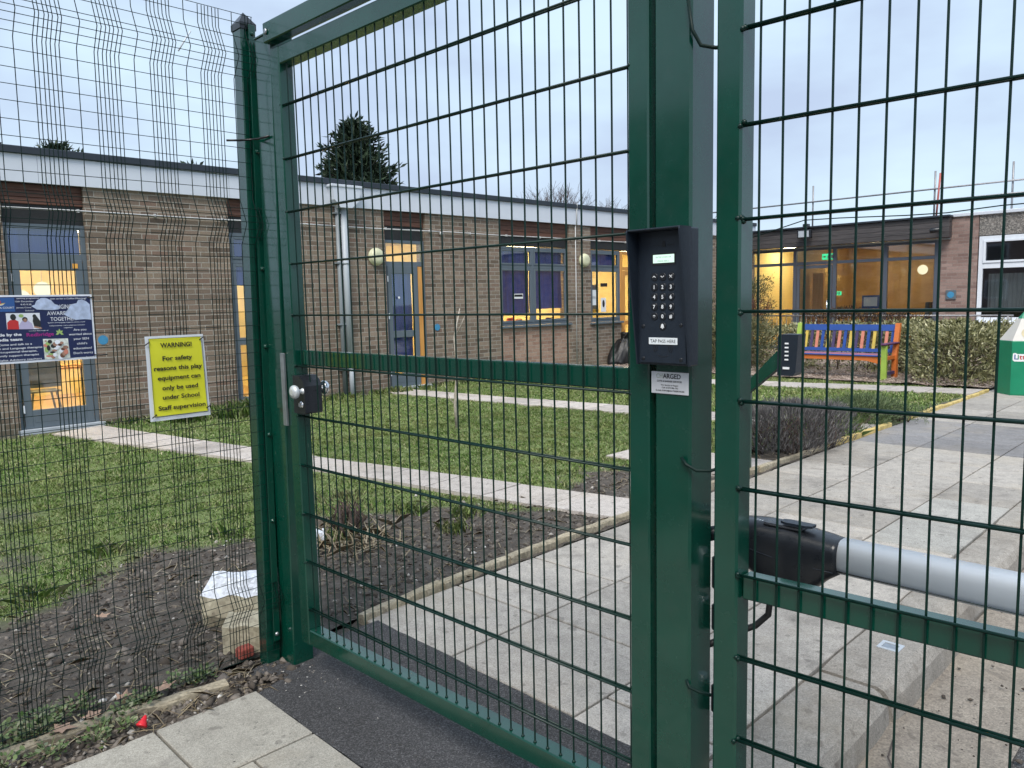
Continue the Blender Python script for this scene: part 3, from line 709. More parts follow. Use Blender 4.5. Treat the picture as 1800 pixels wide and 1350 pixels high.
leaf_shape(-3.08, .80, .02, .042, 2.0, 'reddish leaf on the verge nearest the red plastic scrap')
leaf_shape(-3.10, 1.06, .02, .05, 4.0, 'pale brown crumpled leaf among the weeds near the post')
leaf_shape(-3.14, .93, .02, .04, 5.0, 'tan leaf in the weeds between the brown leaves')

# leafy plants
def leafcloud(P, dirs, Lr, wr, droop=0):
    N = len(P); L_ = rng.uniform(*Lr, N)[:, None]; w2 = rng.uniform(*wr, N)[:, None]
    d = dirs/np.linalg.norm(dirs, axis=1)[:, None]
    r = rng.normal(size=(N, 3)); s = np.cross(d, r); s /= np.linalg.norm(s, axis=1)[:, None]
    nrm = np.cross(d, s)
    m = P+d*L_*.5+nrm*L_*.08
    return np.stack([P, m+s*w2*.5, P+d*L_, m-s*w2*.5], 1)
def shrub(name, label, cat, boxes, n, Lr, wr, mat, up=.4, shell=.55, group=None, stems=14, stemmat='twig'):
    """boxes: list of (cx,cy,rx,ry,h) mounds"""
    cx, cy = boxes[0][0], boxes[0][1]
    t = thing(name, label, cat, (cx, cy, 0), group=group)
    vol = np.array([b[2]*b[3]*b[4] for b in boxes]); A = []
    for b, k in zip(boxes, (n*vol/vol.sum()).astype(int)):
        th = rng.uniform(0, 2*np.pi, k); q = rng.uniform(shell**3, 1, k)**(1/3); zz = rng.uniform(0, 1, k)
        pw = 3.2  # superellipse plan and profile
        ct, st_ = np.cos(th), np.sin(th); rad = (np.abs(ct)**pw+np.abs(st_)**pw)**(-1/pw)
        top = np.sqrt(np.clip(1-(zz*.97)**4, 0, 1))*.25+.75
        prof = np.clip(1-zz**7, .2, 1)*(.80+.2*np.clip(zz*3, 0, 1))
        cap = rng.uniform(0, 1, k) < .35
        q = np.where(cap, rng.uniform(0, 1, k)**.5, q); zz = np.where(cap, rng.uniform(.82, 1, k), zz)
        x = q*rad*ct*prof; y = q*rad*st_*prof
        bumpy = 1+.10*fbm(x*b[2]+b[0], y*b[3]+b[1]+zz*2, 7, 3, 71)
        P = np.stack([b[0]+x*b[2]*bumpy, b[1]+y*b[3]*bumpy, .02+zz*b[4]*(1+.09*fbm(x*b[2], y*b[3], 8, 3, 72))], -1)
        dr = np.stack([x*1.0, y*1.0, up+zz*.6], -1)+rng.normal(0, .75 if up < .8 else .4, (k, 3))
        A.append(leafcloud(P, dr, Lr, wr))
    mesh_poly('foliage', np.concatenate(A), mat, t, kind=None)
    mb = MB()
    for i in range(stems):
        b = boxes[i % len(boxes)]; x = b[0]+random.uniform(-.3, .3)*b[2]; y = b[1]+random.uniform(-.3, .3)*b[3]
        mb.tube([(x, y, -.02), (x+random.uniform(-.1, .1), y+random.uniform(-.1, .1), b[4]*.4), (x+random.uniform(-.4, .4)*b[2], y+random.uniform(-.4, .4)*b[3], b[4]*.9)], [.012, .009, .004], 5)
    mb.build('stems', M[stemmat], t)
    return t
# hedge beside the litter bin, hedge behind the bench, shrubs by the entrance
shrub('hedge', 'wide bushy olive hedge between the painted bench and the green litter bin', 'hedge', [(-3.80, 14.3, .72, .85, .86), (-4.1, 15.4, 1.0, .8, .92), (-3.5, 15.1, .8, .8, .80)], 15000, (.05, .11), (.018, .034), M['hedge'])
shrub('hedge', 'long olive hedge right behind the back of the painted bench', 'hedge', [(-6.0, 15.35, 1.3, .5, .88), (-5.0, 15.8, .8, .6, .92), (-7.3, 15.4, .7, .5, .80)], 9000, (.05, .11), (.018, .034), M['hedge'])
shrub('shrub', 'dark drooping shrub left of the painted bench beside the black intercom', 'shrub', [(-7.9, 14.55, .75, .6, .92), (-8.5, 15.2, .8, .8, 1.0)], 7500, (.05, .13), (.012, .024), M['hedge_dark'])
shrub('shrub', 'shrub with dark leaves against the brick wall beside the black bin bag', 'shrub', [(-9.75, 14.5, .42, .5, .95), (-9.4, 15.3, .6, .7, 1.1)], 4500, (.05, .11), (.014, .026), M['hedge_dark'])
shrub('shrub', 'tall leafy shrub seen in the gap between the gate post and the right gate', 'shrub', [(-9.3, 17.2, .7, .7, 1.9)], 4500, (.05, .11), (.014, .026), M['hedge_dark'])
shrub('shrub', 'dark reddish shrub behind the right half of the bench, in front of the glazed entrance', 'shrub', [(-7.0, 17.6, .9, .6, 1.12), (-6.0, 18.0, .7, .5, 1.0)], 5000, (.04, .09), (.010, .018), island('dark_red_leaves', [(.05, .022, .02), (.09, .04, .032), (.035, .03, .018), (.08, .07, .03)], .6), .9)
shrub('lavender_bush', 'grey woody lavender bush beside the paved path, behind the right gate', 'lavender bush', [(-3.36, 7.2, .42, .55, .42), (-3.2, 7.6, .28, .32, .36), (-3.6, 6.9, .32, .28, .36)], 12000, (.03, .09), (.004, .009), M['lavender'], 1.1, .35, stems=60)
shrub('shrub', 'low green feathery plant sprawling over the path edge past the lavender', 'plant', [(-3.5, 9.3, .40, .75, .22), (-3.15, 9.7, .3, .3, .12)], 4200, (.05, .13), (.004, .010), island('feathery_green', [(.05, .09, .03), (.10, .14, .06), (.16, .20, .10), (.04, .07, .03)], .6), .5, .3, stems=20)
shrub('shrub', 'small dark twiggy plant in the bare soil behind the gate lock side', 'plant', [(-4.35, 2.75, .16, .18, .24)], 420, (.02, .06), (.004, .009), M['hedge_dark'], .9, .2, stems=26)

def weeds(name, label, spots, mat=M['weed']):
    t = thing(name, label, 'weeds', (spots[0][0], spots[0][1], 0)); A = []
    for (x, y, r_, k) in spots:
        a = rng.uniform(0, 6.28, k); q = r_*rng.uniform(0, 1, k)**.6
        P = np.stack([x+q*np.cos(a), y+q*np.sin(a), rng.uniform(-.01, .028, k)], -1)
        dr = np.stack([np.cos(a)+rng.normal(0, .7, k), np.sin(a)+rng.normal(0, .7, k), rng.uniform(.1, 1.0, k)], -1)
        N = k; d = dr/np.linalg.norm(dr, axis=1)[:, None]; L_ = rng.uniform(.009, .025, N)[:, None]; w2 = L_*.75
        s = np.cross(d, np.array([0, 0, 1.])+rng.normal(0, .3, (N, 3))); s /= np.linalg.norm(s, axis=1)[:, None]
        A.append(np.stack([P, P+d*L_*.3+s*w2*.42, P+d*L_*.75+s*w2*.38, P+d*L_, P+d*L_*.75-s*w2*.38, P+d*L_*.3-s*w2*.42], 1))
    mesh_poly('leaves', np.concatenate(A), mat, t, kind=None)
    mb = MB()
    for (x, y, r_, k) in spots:
        for _ in range(7): mb.tube([(x, y, -.01), (x+random.uniform(-r_, r_), y+random.uniform(-r_, r_), .035)], .0012, 4)
    mb.build('stems', M['weed'], t); return t
weeds('weed_patch', 'low green weeds under the mesh fence at the bottom left corner', [(-3.18, .50, .10, 210), (-3.2, .66, .10, 230), (-3.13, .62, .08, 150), (-3.22, .78, .08, 120), (-3.12, .42, .1, 160)])
weeds('weed_patch', 'bright green weed clump on the verge just above the red plastic scrap', [(-3.08, .98, .07, 150), (-3.05, .90, .05, 90), (-3.0, .80, .04, 50)])
weeds('weed_patch', 'small weeds growing at the fence foot close to the post', [(-3.13, 1.14, .06, 90), (-3.12, 1.24, .05, 90), (-3.08, 1.2, .04, 50)])
weeds('weed_patch', 'straggly weeds between the old edging and the paving at the very front', [(-2.96, .62, .06, 90), (-2.93, .76, .05, 60), (-2.99, .5, .07, 90), (-2.94, .86, .04, 50)])

# ================================================================ SCHOOL BUILDING (long brick wing)
K = .02; th_w = math.pi/2-math.atan(K)
bld = thing('school_building', 'long single storey brown brick school wing with white fascia and blue blinds', 'building', (-11.1, 2.4, 0), th_w)
LW = dict(parent=bld, local=True)
S0, S1 = -4.5, 18.12
ops = [(-.04, .88), (2.79, 3.75), (5.54, 6.42), (8.24, 10.27), (10.98, 13.05)]
wl = MB(); prev = S0
for a, b in ops: wl.box(prev, a, 0, .28, -.3, 3.12); prev = b
wl.box(prev, S1, 0, .28, -.3, 3.12); wl.build('wall', M['brick'], **LW)
wp = MB(); wp.box(8.24, 10.27, .012, .28, -.3, .97); wp.build('wall', M['brick_pink'], **LW)['label'] = 'pinker brick panel under the window'
wq = MB(); wq.box(10.98, 12.07, .012, .28, -.3, .95); wq.build('wall', M['brick'], **LW)
for a, b in ops:
    zz = 2.86 if a < 3 or (5 < a < 6) else 2.80; tb = MB().box(a, b, .068, .10, zz-.002, 3.112)
    for i in range(3):
        h = (3.112-zz)/3; tb.box(a, b, .05+.004*i, .07, zz+i*h+.004, zz+(i+1)*h-.004, .003)
    tb.build('timber_cladding', M['timber'], **LW)
    MB().box(a, b, .075, .25, 2.62, zz-.002).build('lintel', M['lintel'], **LW)
rf = MB(); rf.box(S0, S1+.0, -.06, 9.0, 3.46, 3.50); rf.build('roof', M['roof'], **LW)
fa = MB(); 
x = S0
r_ = random.Random(3)
while x < S1:
    x2 = min(x+2.44, S1); fa.box(x+.002, x2-.002, -.05-r_.uniform(0, .002), .0, 3.112, 3.45); x = x2
fa.build('fascia', M['fascia'], **LW)
cp_ = MB(); cp_.box(S0, S1, -.085, .15, 3.448, 3.54, .008); cp_.build('roof_edge_trim', M['coping'], **LW)
# roof hopper and rainwater pipes
hp = MB(); hp.prism([(4.44, 3.42), (4.98, 3.42), (4.94, 3.20), (4.80, 3.08), (4.58, 3.08), (4.48, 3.20)], -.20, -.052, lambda a, b, h: (a, h, b))
hp.box(4.42, 5.0, -.215, -.052, 3.40, 3.44, .005)
fix(hp.build('rain_hopper', M['fascia'], **LW))
dp = MB(); dp.tube([(4.60, -.05, 3.10), (4.60, -.05, -.1)], .036, 12); 
for z in (.45, 1.2, 2.2, 3.0): dp.box(4.53, 4.67, -.09, -.001, z-.012, z+.012)
dp.build('drainpipe', M['pipe'], **LW)
dq = MB(); dq.tube([(4.71, -.07, 3.10), (4.71, -.07, .62)], .052, 14); dq.tube([(4.73, -.07, .66), (4.73, -.07, -.1)], .044, 14)
for z in (.66, 2.2): dq.tube([(4.71, -.07, z-.02), (4.71, -.07, z+.02)], .06, 14)
dq.build('drainpipe', M['pipe_light'], **LW)
cd_ = MB(); pts = [(s, -.035, 2.795+.004*math.sin(s*2.1)) for s in np.linspace(S0, 4.5, 20)]; cd_.tube(pts, .012, 6)
pts = [(s, -.035, 2.795+.004*math.sin(s*2.1)) for s in np.linspace(4.5, 6.72, 12)]; cd_.tube(pts, .012, 6); cd_.lathe((6.76, -.01, 2.77), (0, -1, 0), [(0, .035), (.045, .035), (.05, .02)], 12)
pts = [(s, -.035, 2.80+.004*math.sin(s*2.1)) for s in np.linspace(6.8, 16, 20)]; cd_.tube(pts, .010, 6)
cd_.tube([(10.45, -.03, 3.1), (10.45, -.03, .1)], .011, 6); cd_.tube([(10.46, -.075, 3.55), (10.46, -.06, 3.1)], .014, 6)
for s in np.arange(-3, 15, .95): cd_.box(s-.012, s+.012, -.05, -.001, 2.78, 2.82)
cd_.build('conduit', M['conduit'], **LW)
def bulkhead(s, z, lab):
    o = MB().lathe((s, .0, z), (0, -1, 0), [(0, .15), (.03, .15), (.035, .14), (.075, .135), (.10, .11), (.108, .06)], 28).build('bulkhead_light', M['lampcream'], **LW)
    o['label'] = lab
bulkhead(5.34, 2.32, 'round cream bulkhead lamp left of the middle door'); bulkhead(10.74, 2.36, 'oval cream bulkhead lamp between the two right windows')
for s, z, sq in ((.98, 1.13, True), (6.62, 1.07, False)):
    if sq: MB().box(s-.075, s+.075, -.008, -.001, z-.07, z+.08).build('plywood_square', M['pineplate'], **LW)
    MB().lathe((s, -.009, z), (0, -1, 0), [(0, .062), (.004, .062)], 24).build('marker_disc', M['discblue'], **LW)

def frame_rect(mb, s0, s1, z0, z1, w_, y0, y1, bev=.004):
    mb.box(s0, s0+w_, y0, y1, z0, z1, bev); mb.box(s1-w_, s1, y0, y1, z0, z1, bev)
    mb.box(s0+w_-.001, s1-w_+.001, y0+.002, y1-.002, z0, z0+w_, bev); mb.box(s0+w_-.001, s1-w_+.001, y0+.002, y1-.002, z1-w_, z1, bev)
def pane(par, s0, s1, z0, z1, y=.115, mat='glass'):
    return MB().add([(s0, y, z0), (s1, y, z0), (s1, y, z1), (s0, y, z1)], [(0, 1, 2, 3)]).build('pane', M[mat], par, local=True)
def blind(par, s0, s1, z0, z1, y=.16, folds=7, amp=.007):
    n = 60; V = []; rows = 6
    for i in range(n+1):
        s = s0+(s1-s0)*i/n
        for j in range(rows+1):
            z = z0+(z1-z0)*j/rows; V.append((s, y+amp*math.sin(s*folds*6.28)+amp*.6*math.sin(s*17+z*5), z+.004*math.sin(s*9) if j == 0 else z))
    F = [[i*(rows+1)+j, (i+1)*(rows+1)+j, (i+1)*(rows+1)+j+1, i*(rows+1)+j+1] for i in range(n) for j in range(rows)]
    return MB().add(V, F, True).build('blind', M['blind'], par, local=True)
def door(s0, s1, glassz, mid=None, hinge_left=True, name='door', jamb=False):
    mb = MB(); y0, y1 = .05, .13
    frame_rect(mb, s0, s1, .02, 2.62, .055, y0, y1)              # outer frame
    mb.box(s0+.054, s1-.054, y0+.003, y1-.004, 2.17, 2.25, .004)  # transom bar
    a, b = s0+.062, (s1-.17 if jamb else s1-.062)
    lf = MB(); st = .085
    lf.box(a, a+st, y0-.012, y0+.045, .05, 2.175, .004); lf.box(b-st, b, y0-.012, y0+.045, .05, 2.175, .004)
    lf.box(a+st-.001, b-st+.001, y0-.010, y0+.043, 2.04, 2.173, .004); lf.box(a+st-.001, b-st+.001, y0-.010, y0+.043, .05, glassz, .004)
    lf.box(a+st+.02, b-st-.02, y0-.013, y0-.008, .12, glassz-.06, .002)
    if mid: lf.box(a+st-.001, b-st+.001, y0-.010, y0+.043, mid, mid+.12, .004)
    fr = mb.build('door_frame', M['frame'], **LW)
    MB().box(s0-.03, s1+.05, -.03, .16, -.02, .045, .004).build('door_sill', M['pipe_light'], **LW)
    d = lf.build(name, M['frame'], **LW)
    pane(d, a+st-.004, b-st+.004, glassz-.004, 2.045, y0+.02); pane(fr, s0+.05, s1-.05, 2.245, 2.57, y0+.03)
    for z in (.3, 1.3, 1.95): MB().box(a-.012, a+.006, y0-.024, y0-.010, z-.05, z+.05, .003).build('hinge', M['upvc'], d, local=True)
    return fr, d, a+st, b-st
# door 1
fr, d, a, b = door(-.04, .88, .28)
blind(fr, .02, .82, 2.24, 2.58, .14)
MB().box(.70, .76, .030, .039, 2.07, 2.13).build('fire_notice', M['orangeglow'], d, local=True)
# door 3
fr, d, a, b = door(5.54, 6.42, .28, .92, jamb=True)
blind(d, a-.01, b+.01, 1.02, 2.045, .15, 3, .012); blind(d, a-.01, b+.01, .36, .93, .15, 3, .012)
MB().box(6.26, 6.355, .045, .125, .04, 2.165, .003).build('door_jamb', M['pine'], **LW)['label'] = 'varnished orange pine jamb'
MB().lathe((5.82, .035, 1.62), (0, -1, 0), [(0, .022), (.01, .02), (.012, .012)], 14).build('door_handle', M['white'], d, local=True)
# window 4
def window(s0, s1, z0, z1, mid, zt, lowblind=None, name='window', sub='sash', mat='frame', hinged=True):
    mb = MB(); y0, y1 = .05, .13; frame_rect(mb, s0, s1, z0, z1, .055, y0, y1)
    mb.box(s0+.054, s1-.054, y0+.003, y1-.004, zt-.03, zt+.035, .004)
    for m_ in mid: mb.box(m_-.035, m_+.035, y0-.002, y1-.002, z0+.05, z1-.05, .004)
    o = mb.build(name, M[mat], **LW)
    xs = [s0+.05]+[m_ for m_ in mid]+[s1-.05]
    for i in range(len(xs)-1):
        sa = MB(); A_, B_ = xs[i]+(.035 if i else .004), xs[i+1]-(.035 if i < len(xs)-2 else .004)
        frame_rect(sa, A_, B_, zt+.037, z1-.056, .035, y0-.010, y0+.03, .003)
        frame_rect(sa, A_, B_, z0+.056, zt-.032, .045, y0-.010, y0+.03, .003)
        sa.build(sub, M[mat], o, local=True)
        pane(o, A_+.02, B_-.02, z0+.07, zt-.05, y0+.02); pane(o, A_+.02, B_-.02, zt+.05, z1-.07, y0+.02)
    MB().box(s0-.03, s1+.03, -.05, .06, z0-.045, z0-.002, .005).build('window_sill', M[mat], o, local=True)
    return o
w2 = window(2.79, 3.75, .06, 2.62, [], 2.20); blind(w2, 2.84, 3.70, 2.22, 2.56, .14); blind(w2, 2.84, 3.70, 1.84, 2.18, .15)
MB().box(2.88, 3.66, .045, .10, .95, 1.06, .004).build('mid_bar', M['frame'], w2, local=True)
w4 = window(8.24, 10.27, 1.02, 2.60, [9.20], 2.20)
blind(w4, 8.3, 9.19, 1.26, 2.58, .16, 2, .012); blind(w4, 9.21, 10.2, 1.34, 2.58, .17, 2, .015)
MB().box(8.66, 8.92, .062, .065, 1.56, 1.66).build('window_notice', M['white'], w4, local=True)
MB().box(8.675, 8.905, .0595, .0615, 1.60, 1.645).build('window_notice', M['blackink'], w4, local=True)
w5 = window(10.98, 12.07, 1.0, 2.60, [], 2.20)
blind(w5, 11.02, 12.03, 2.2, 2.58, .16, 3)
for q, (s, z, hh, ww, mt) in enumerate([(11.17, 1.62, .10, .07, 'label'), (11.17, 1.48, .10, .07, 'label'), (11.50, 1.83, .04, .12, 'blackink'), (11.48, 1.38, .16, .09, 'white')]):
    MB().box(s-ww, s+ww, .058, .061, z-hh, z+hh).build('window_notice', M[mt], w5, local=True)
MB().prism([(11.48+.04*math.cos(t), 1.41+.085*math.sin(t)) for t in np.linspace(0, 6.28, 16)[:-1]], .054, .057, lambda a_, b_, h: (a_, h, b_)).build('window_notice', M['blackink'], w5, local=True)
# open classroom door of varnished pine beyond window 5
pd = MB(); frame_rect(pd, 12.10, 13.02, .02, 2.60, .07, .05, .13); pd.box(12.16, 12.96, .055, .125, 2.16, 2.24); pd.build('door_frame', M['pine'], **LW)
pdo = MB(); frame_rect(pdo, 12.18, 12.94, .05, 2.15, .10, .06, .11); pdo.box(12.27, 12.85, .063, .107, .90, 1.0); dd = pdo.build('door', M['pine'], **LW)
pane(dd, 12.27, 12.85, .14, 2.06, .085)
# rooms behind the glazing: real interiors lit by their own ceiling lamps
rooms = [(-2.2, 4.4, 'classroom'), (5.0, 7.3, 'corridor'), (7.6, 10.6, 'classroom'), (10.75, 15.5, 'classroom')]
for (a, b, nm) in rooms:
    mb = MB(); y0, y1 = .281, 4.8
    mb.add([(a, y1, -.02), (b, y1, -.02), (b, y1, 2.72), (a, y1, 2.72)], [(0, 1, 2, 3)])
    for x_ in (a, b): mb.add([(x_, y0, -.02), (x_, y1, -.02), (x_, y1, 2.72), (x_, y0, 2.72)], [(0, 1, 2, 3)])
    mb.build('room_wall', M['room'], **LW)
    MB().add([(a, y0, -.01), (b, y0, -.01), (b, y1, -.01), (a, y1, -.01)], [(0, 1, 2, 3)]).build('room_floor', M['room_floor'], **LW)
    MB().add([(a, y0, 2.72), (b, y0, 2.72), (b, y1, 2.72), (a, y1, 2.72)], [(0, 1, 2, 3)]).build('room_ceiling', M['ceiling'], **LW)
    for x_ in np.linspace(a, b, max(2, int((b-a)/2))+1)[:-1]+.9:
        if x_ < b-.3: MB().box(x_-.3, x_+.3, 1.0, 1.5, 2.66, 2.70).build('ceiling_lamp', M['roomlamp'], **LW)
        if x_ < b-.3: MB().box(x_-.3, x_+.3, 3.0, 3.5, 2.66, 2.70).build('ceiling_lamp', M['roomlamp'], **LW)
def loc_to_world(p): return bld_M @ Vector(p)
bld_M = WM[bld.name]
# classroom contents seen through the first door
pb = thing('pin_board', 'yellow display board with ring drawings hanging inside the left classroom', 'display board', tuple(loc_to_world((.3, 2.6, 0))), th_w)
MB().box(-.15, .62, 2.4, 2.44, 1.3, 2.2).build('board', M['orangeglow'], pb, local=False) if False else None
def Wbox(par, s0, s1, y0, y1, z0, z1, name, mat, bev=.004):
    mb = MB().box(s0, s1, y0, y1, z0, z1, bev); V = np.concatenate(mb.v); W_ = np.array(bld_M); mb.v = [V@W_[:3, :3].T+W_[:3, 3]]
    return mb.build(name, mat, par)
def Wmb(mb, par, name, mat):
    V = np.concatenate(mb.v); W_ = np.array(bld_M); mb.v = [V@W_[:3, :3].T+W_[:3, 3]]; return mb.build(name, mat, par)
Wbox(pb, -.9, .22, 2.4, 2.43, 1.15, 2.3, 'board', M['orangeglow'])
mb = MB()
for (s, z) in ((-.5, 2.0), (-.2, 2.02), (.05, 1.95), (-.35, 1.72), (-.05, 1.70)):
    mb.tube([(s+.09*math.cos(t), 2.39, z+.07*math.sin(t)) for t in np.linspace(0, 6.28, 18)], .008, 5)
Wmb(mb, pb, 'ring_drawing', M['timber'])
for i, (s, y, z, r_) in enumerate([(.40, 1.5, 1.72, .11), (.62, 1.3, 1.83, .11), (.20, 1.9, 1.84, .05)]):
    lab = ['large paper globe lamp hanging lower in the left doorway', 'paper globe lamp hanging behind the right side of the left door glass', 'tiny paper globe furthest back in the left doorway'][i]
    g = thing('globe_lamp', lab, 'lamp', tuple(loc_to_world((s, y, z))), th_w, 'paper globe lamps in the left classroom')
    Wmb(MB().lathe((s, y, z-r_), (0, 0, 1), [(r_-r_*math.cos(t), r_*math.sin(t)) for t in np.linspace(.05, 3.09, 10)], 16), g, 'lamp_shade', M['globe'])
    Wmb(MB().tube([(s, y, z+r_), (s, y, 2.70)], .004, 5), g, 'cord', M['upvc'])
tt = thing('classroom_table', 'low yellow classroom table behind the grey chairs in the left doorway', 'table', tuple(loc_to_world((.5, 1.5, 0))), th_w)
Wbox(tt, .0, 1.2, 1.1, 1.8, .70, .73, 'table_top', M['orangeglow'])
for s in (.06, 1.14):
    for y in (1.16, 1.74): Wmb(MB().tube([(s, y, -.01), (s, y, .70)], .016, 8), tt, 'leg', M['chairgrey'])
def chair(s, y, lab):
    t = thing('classroom_chair', lab, 'chair', tuple(loc_to_world((s, y, 0))), th_w, 'grey chairs in the left classroom')
    mb = MB(); V = []; n = 10
    for i in range(n+1):
        a_ = -1+2*i/n
        for j in range(5):
            z = .50+.38*j/4; V.append((s+a_*.21*(1-.12*(j == 4)), y-.04*(1-a_*a_)-.05*j/4, z-(.03 if abs(a_) > .9 and j == 4 else 0)))
    F = [[i*5+j, (i+1)*5+j, (i+1)*5+j+1, i*5+j+1] for i in range(n) for j in range(4)]
    Wmb(mb.add(V, F, True), t, 'backrest', M['chairgrey']); Wbox(t, s-.2, s+.2, y-.04, y+.36, .43, .45, 'seat', M['chairgrey'])
    for a_ in (-1, 1):
        for c_ in (0, .3): Wmb(MB().tube([(s+a_*.14, y+c_, .43), (s+a_*.21, y+c_*1.2-.03, -.01)], .014, 8), t, 'leg', M['chairgrey'])
chair(.42, .75, 'grey shell chair in the middle of the left doorway'); chair(.0, .95, 'grey shell chair partly hidden at the left edge of the doorway')
# coloured displays inside the narrow second window and window 4
db = thing('display_board', 'orange and red display inside the narrow second window', 'display board', tuple(loc_to_world((3.3, 1.2, 0))), th_w)
Wbox(db, 2.2, 4.3, 2.0, 2.03, .3, 1.98, 'board', M['room']); Wbox(db, 2.95, 3.25, 1.985, 1.999, 1.45, 1.85, 'red_card', M['ink_red']); Wbox(db, 2.92, 3.3, 1.985, 1.999, 1.05, 1.38, 'red_card', M['ink_red']); Wbox(db, 3.0, 3.22, 1.975, 1.984, 1.10, 1.33, 'pale_card', M['room'])
for i, (s, c) in enumerate([(8.45, 'ink_red'), (8.80, 'ink_red'), (9.05, 'b_orange'), (9.45, 'b_yellow'), (9.95, 'b_purple')]):
    o = Wmb(MB().box(s-.08, s+.08, .30, .36, 1.02, 1.14+.03*(i % 2), .01), None, 'toy_box', M[c]); tagit(o, ['red toy box furthest left on the sill behind the blue blinds', 'red toy box second from the left on the classroom sill', 'orange toy box beside the middle mullion on the classroom sill', 'yellow toy box right of the middle mullion', 'purple toy box at the right end of the classroom sill'][i], 'toy box', 'boxes on the classroom window sill')
nb_ = thing('notice_board', 'grey notice board with yellow edge inside the window near the bin bag', 'notice board', tuple(loc_to_world((11.5, .8, 0))), th_w)
Wbox(nb_, 11.05, 11.9, .60, .62, 1.28, 1.85, 'board', M['frame']); Wbox(nb_, 11.0, 11.95, .595, .6, 1.20, 1.28, 'trim', M['b_yellow'])

# ================================================================ ENTRANCE BUILDING (faces the gate)
V0 = 20.5
ent = thing('entrance_building', 'glazed school entrance block with dark timber fascia and brick pier', 'building', (-8, V0, 0))
E = dict(parent=ent)
bt = MB()
for i in range(4): bt.box(-10.86, -5.66, V0-.30+.012*i, V0-.05, 2.78+i*.117+.003, 2.78+(i+1)*.117-.003, .003)
bt.build('timber_fascia', M['timber_grey'], **E)
MB().box(-10.9, -5.64, V0-.32, V0+6, 3.25, 3.30, .01).build('roof_edge', M['coping'], **E)
MB().box(-10.84, -5.70, V0-.02, V0+.3, 2.74, 2.78).build('soffit_strip', M['pipe_light'], **E)
ef = MB()
for x in (-10.78, -9.52, -8.44, -7.16, -5.99): ef.box(x-.045, x+.045, V0-.002, V0+.08, 0, 2.74, .004)
for a, b in ((-10.735, -9.565), (-9.475, -8.485), (-8.395, -7.205), (-7.115, -6.035)):
    ef.box(a, b, V0, V0+.078, 2.30, 2.38, .004); ef.box(a, b, V0, V0+.078, 2.68, 2.738, .004); ef.box(a, b, V0, V0+.078, 0, .12, .004)
ef.build('entrance_frame', M['frame_far'], **E)
dr = MB(); a, b = -9.46, -8.50
for q in ((a, a+.08), (b-.08, b)): dr.box(q[0], q[1], V0-.012, V0+.04, .125, 2.285, .004)
dr.box(a+.079, b-.079, V0-.010, V0+.038, 2.20, 2.283, .004); dr.box(a+.079, b-.079, V0-.010, V0+.038, .13, .30, .004)
dor = dr.build('entrance_door', M['frame_far'], **E)
MB().tube([(b-.10, V0-.05, .9), (b-.10, V0-.05, 1.35)], .016, 8).build('door_handle', M['chrome'], dor)
def epane(x0, x1, z0, z1, y=V0+.03): return MB().add([(x0, y, z0), (x1, y, z0), (x1, y, z1), (x0, y, z1)], [(0, 1, 2, 3)]).build('pane', M['glass_far'], **E)
for a, b in ((-10.74, -9.56), (-8.40, -7.2), (-7.12, -6.03)): epane(a, b, .1, 2.31); epane(a, b, 2.36, 2.70)
epane(-9.48, -8.48, 2.36, 2.70); epane(-9.40, -8.56, .28, 2.22, V0+.015)
MB().box(-5.945, -5.115, V0, V0+.3, -.3, 3.25).build('wall', M['brick_far'], **E)
pr = MB(); pr.box(-5.10, 3.0, V0+.02, V0+.3, -.3, .76)
pr.box(-3.86, 3.0, V0+.02, V0+.3, .76, 2.78)
pr.build('wall', M['brick_far'], **E)
MB().box(-5.10, 3.0, V0+.01, V0+.3, 2.78, 3.25).build('wall', M['pebble'], **E)['label'] = 'grey pebble dash band over the white window'
MB().box(-5.66, 3.05, V0-.05, V0+6, 3.25, 3.33, .01).build('roof_edge', M['fascia'], **E)
ww = MB(); y0, y1 = V0-.01, V0+.07
def frx(mb, x0, x1, z0, z1, w_, y0, y1, bev=.004):
    mb.box(x0, x0+w_, y0, y1, z0, z1, bev); mb.box(x1-w_, x1, y0, y1, z0, z1, bev)
    mb.box(x0+w_-.001, x1-w_+.001, y0+.002, y1-.002, z0, z0+w_, bev); mb.box(x0+w_-.001, x1-w_+.001, y0+.002, y1-.002, z1-w_, z1, bev)
frx(ww, -5.09, -3.87, .80, 2.76, .09, y0, y1); ww.box(-5.0, -3.96, y0+.003, y1-.003, 2.02, 2.14, .004); frx(ww, -5.0, -3.96, 2.145, 2.67, .05, y0-.02, y0+.04)
wn = ww.build('window', M['upvc'], **E); MB().box(-5.16, -3.80, V0-.09, V0+.02, .74, .80, .006).build('window_sill', M['upvc'], wn)
epane(-5.0, -3.96, .88, 2.03); epane(-4.96, -4.0, 2.18, 2.64)
cu_ = MB(); nn_ = 60; V = []
for i in range(nn_+1):
    x = -4.95+.95*i/nn_
    for z in (1.1, 1.9): V.append((x, V0+.35+.03*math.sin(i*1.1), z))
cu_.add(V, [[2*i, 2*i+2, 2*i+3, 2*i+1] for i in range(nn_)], True).build('net_curtain', M['curtain'], wn)
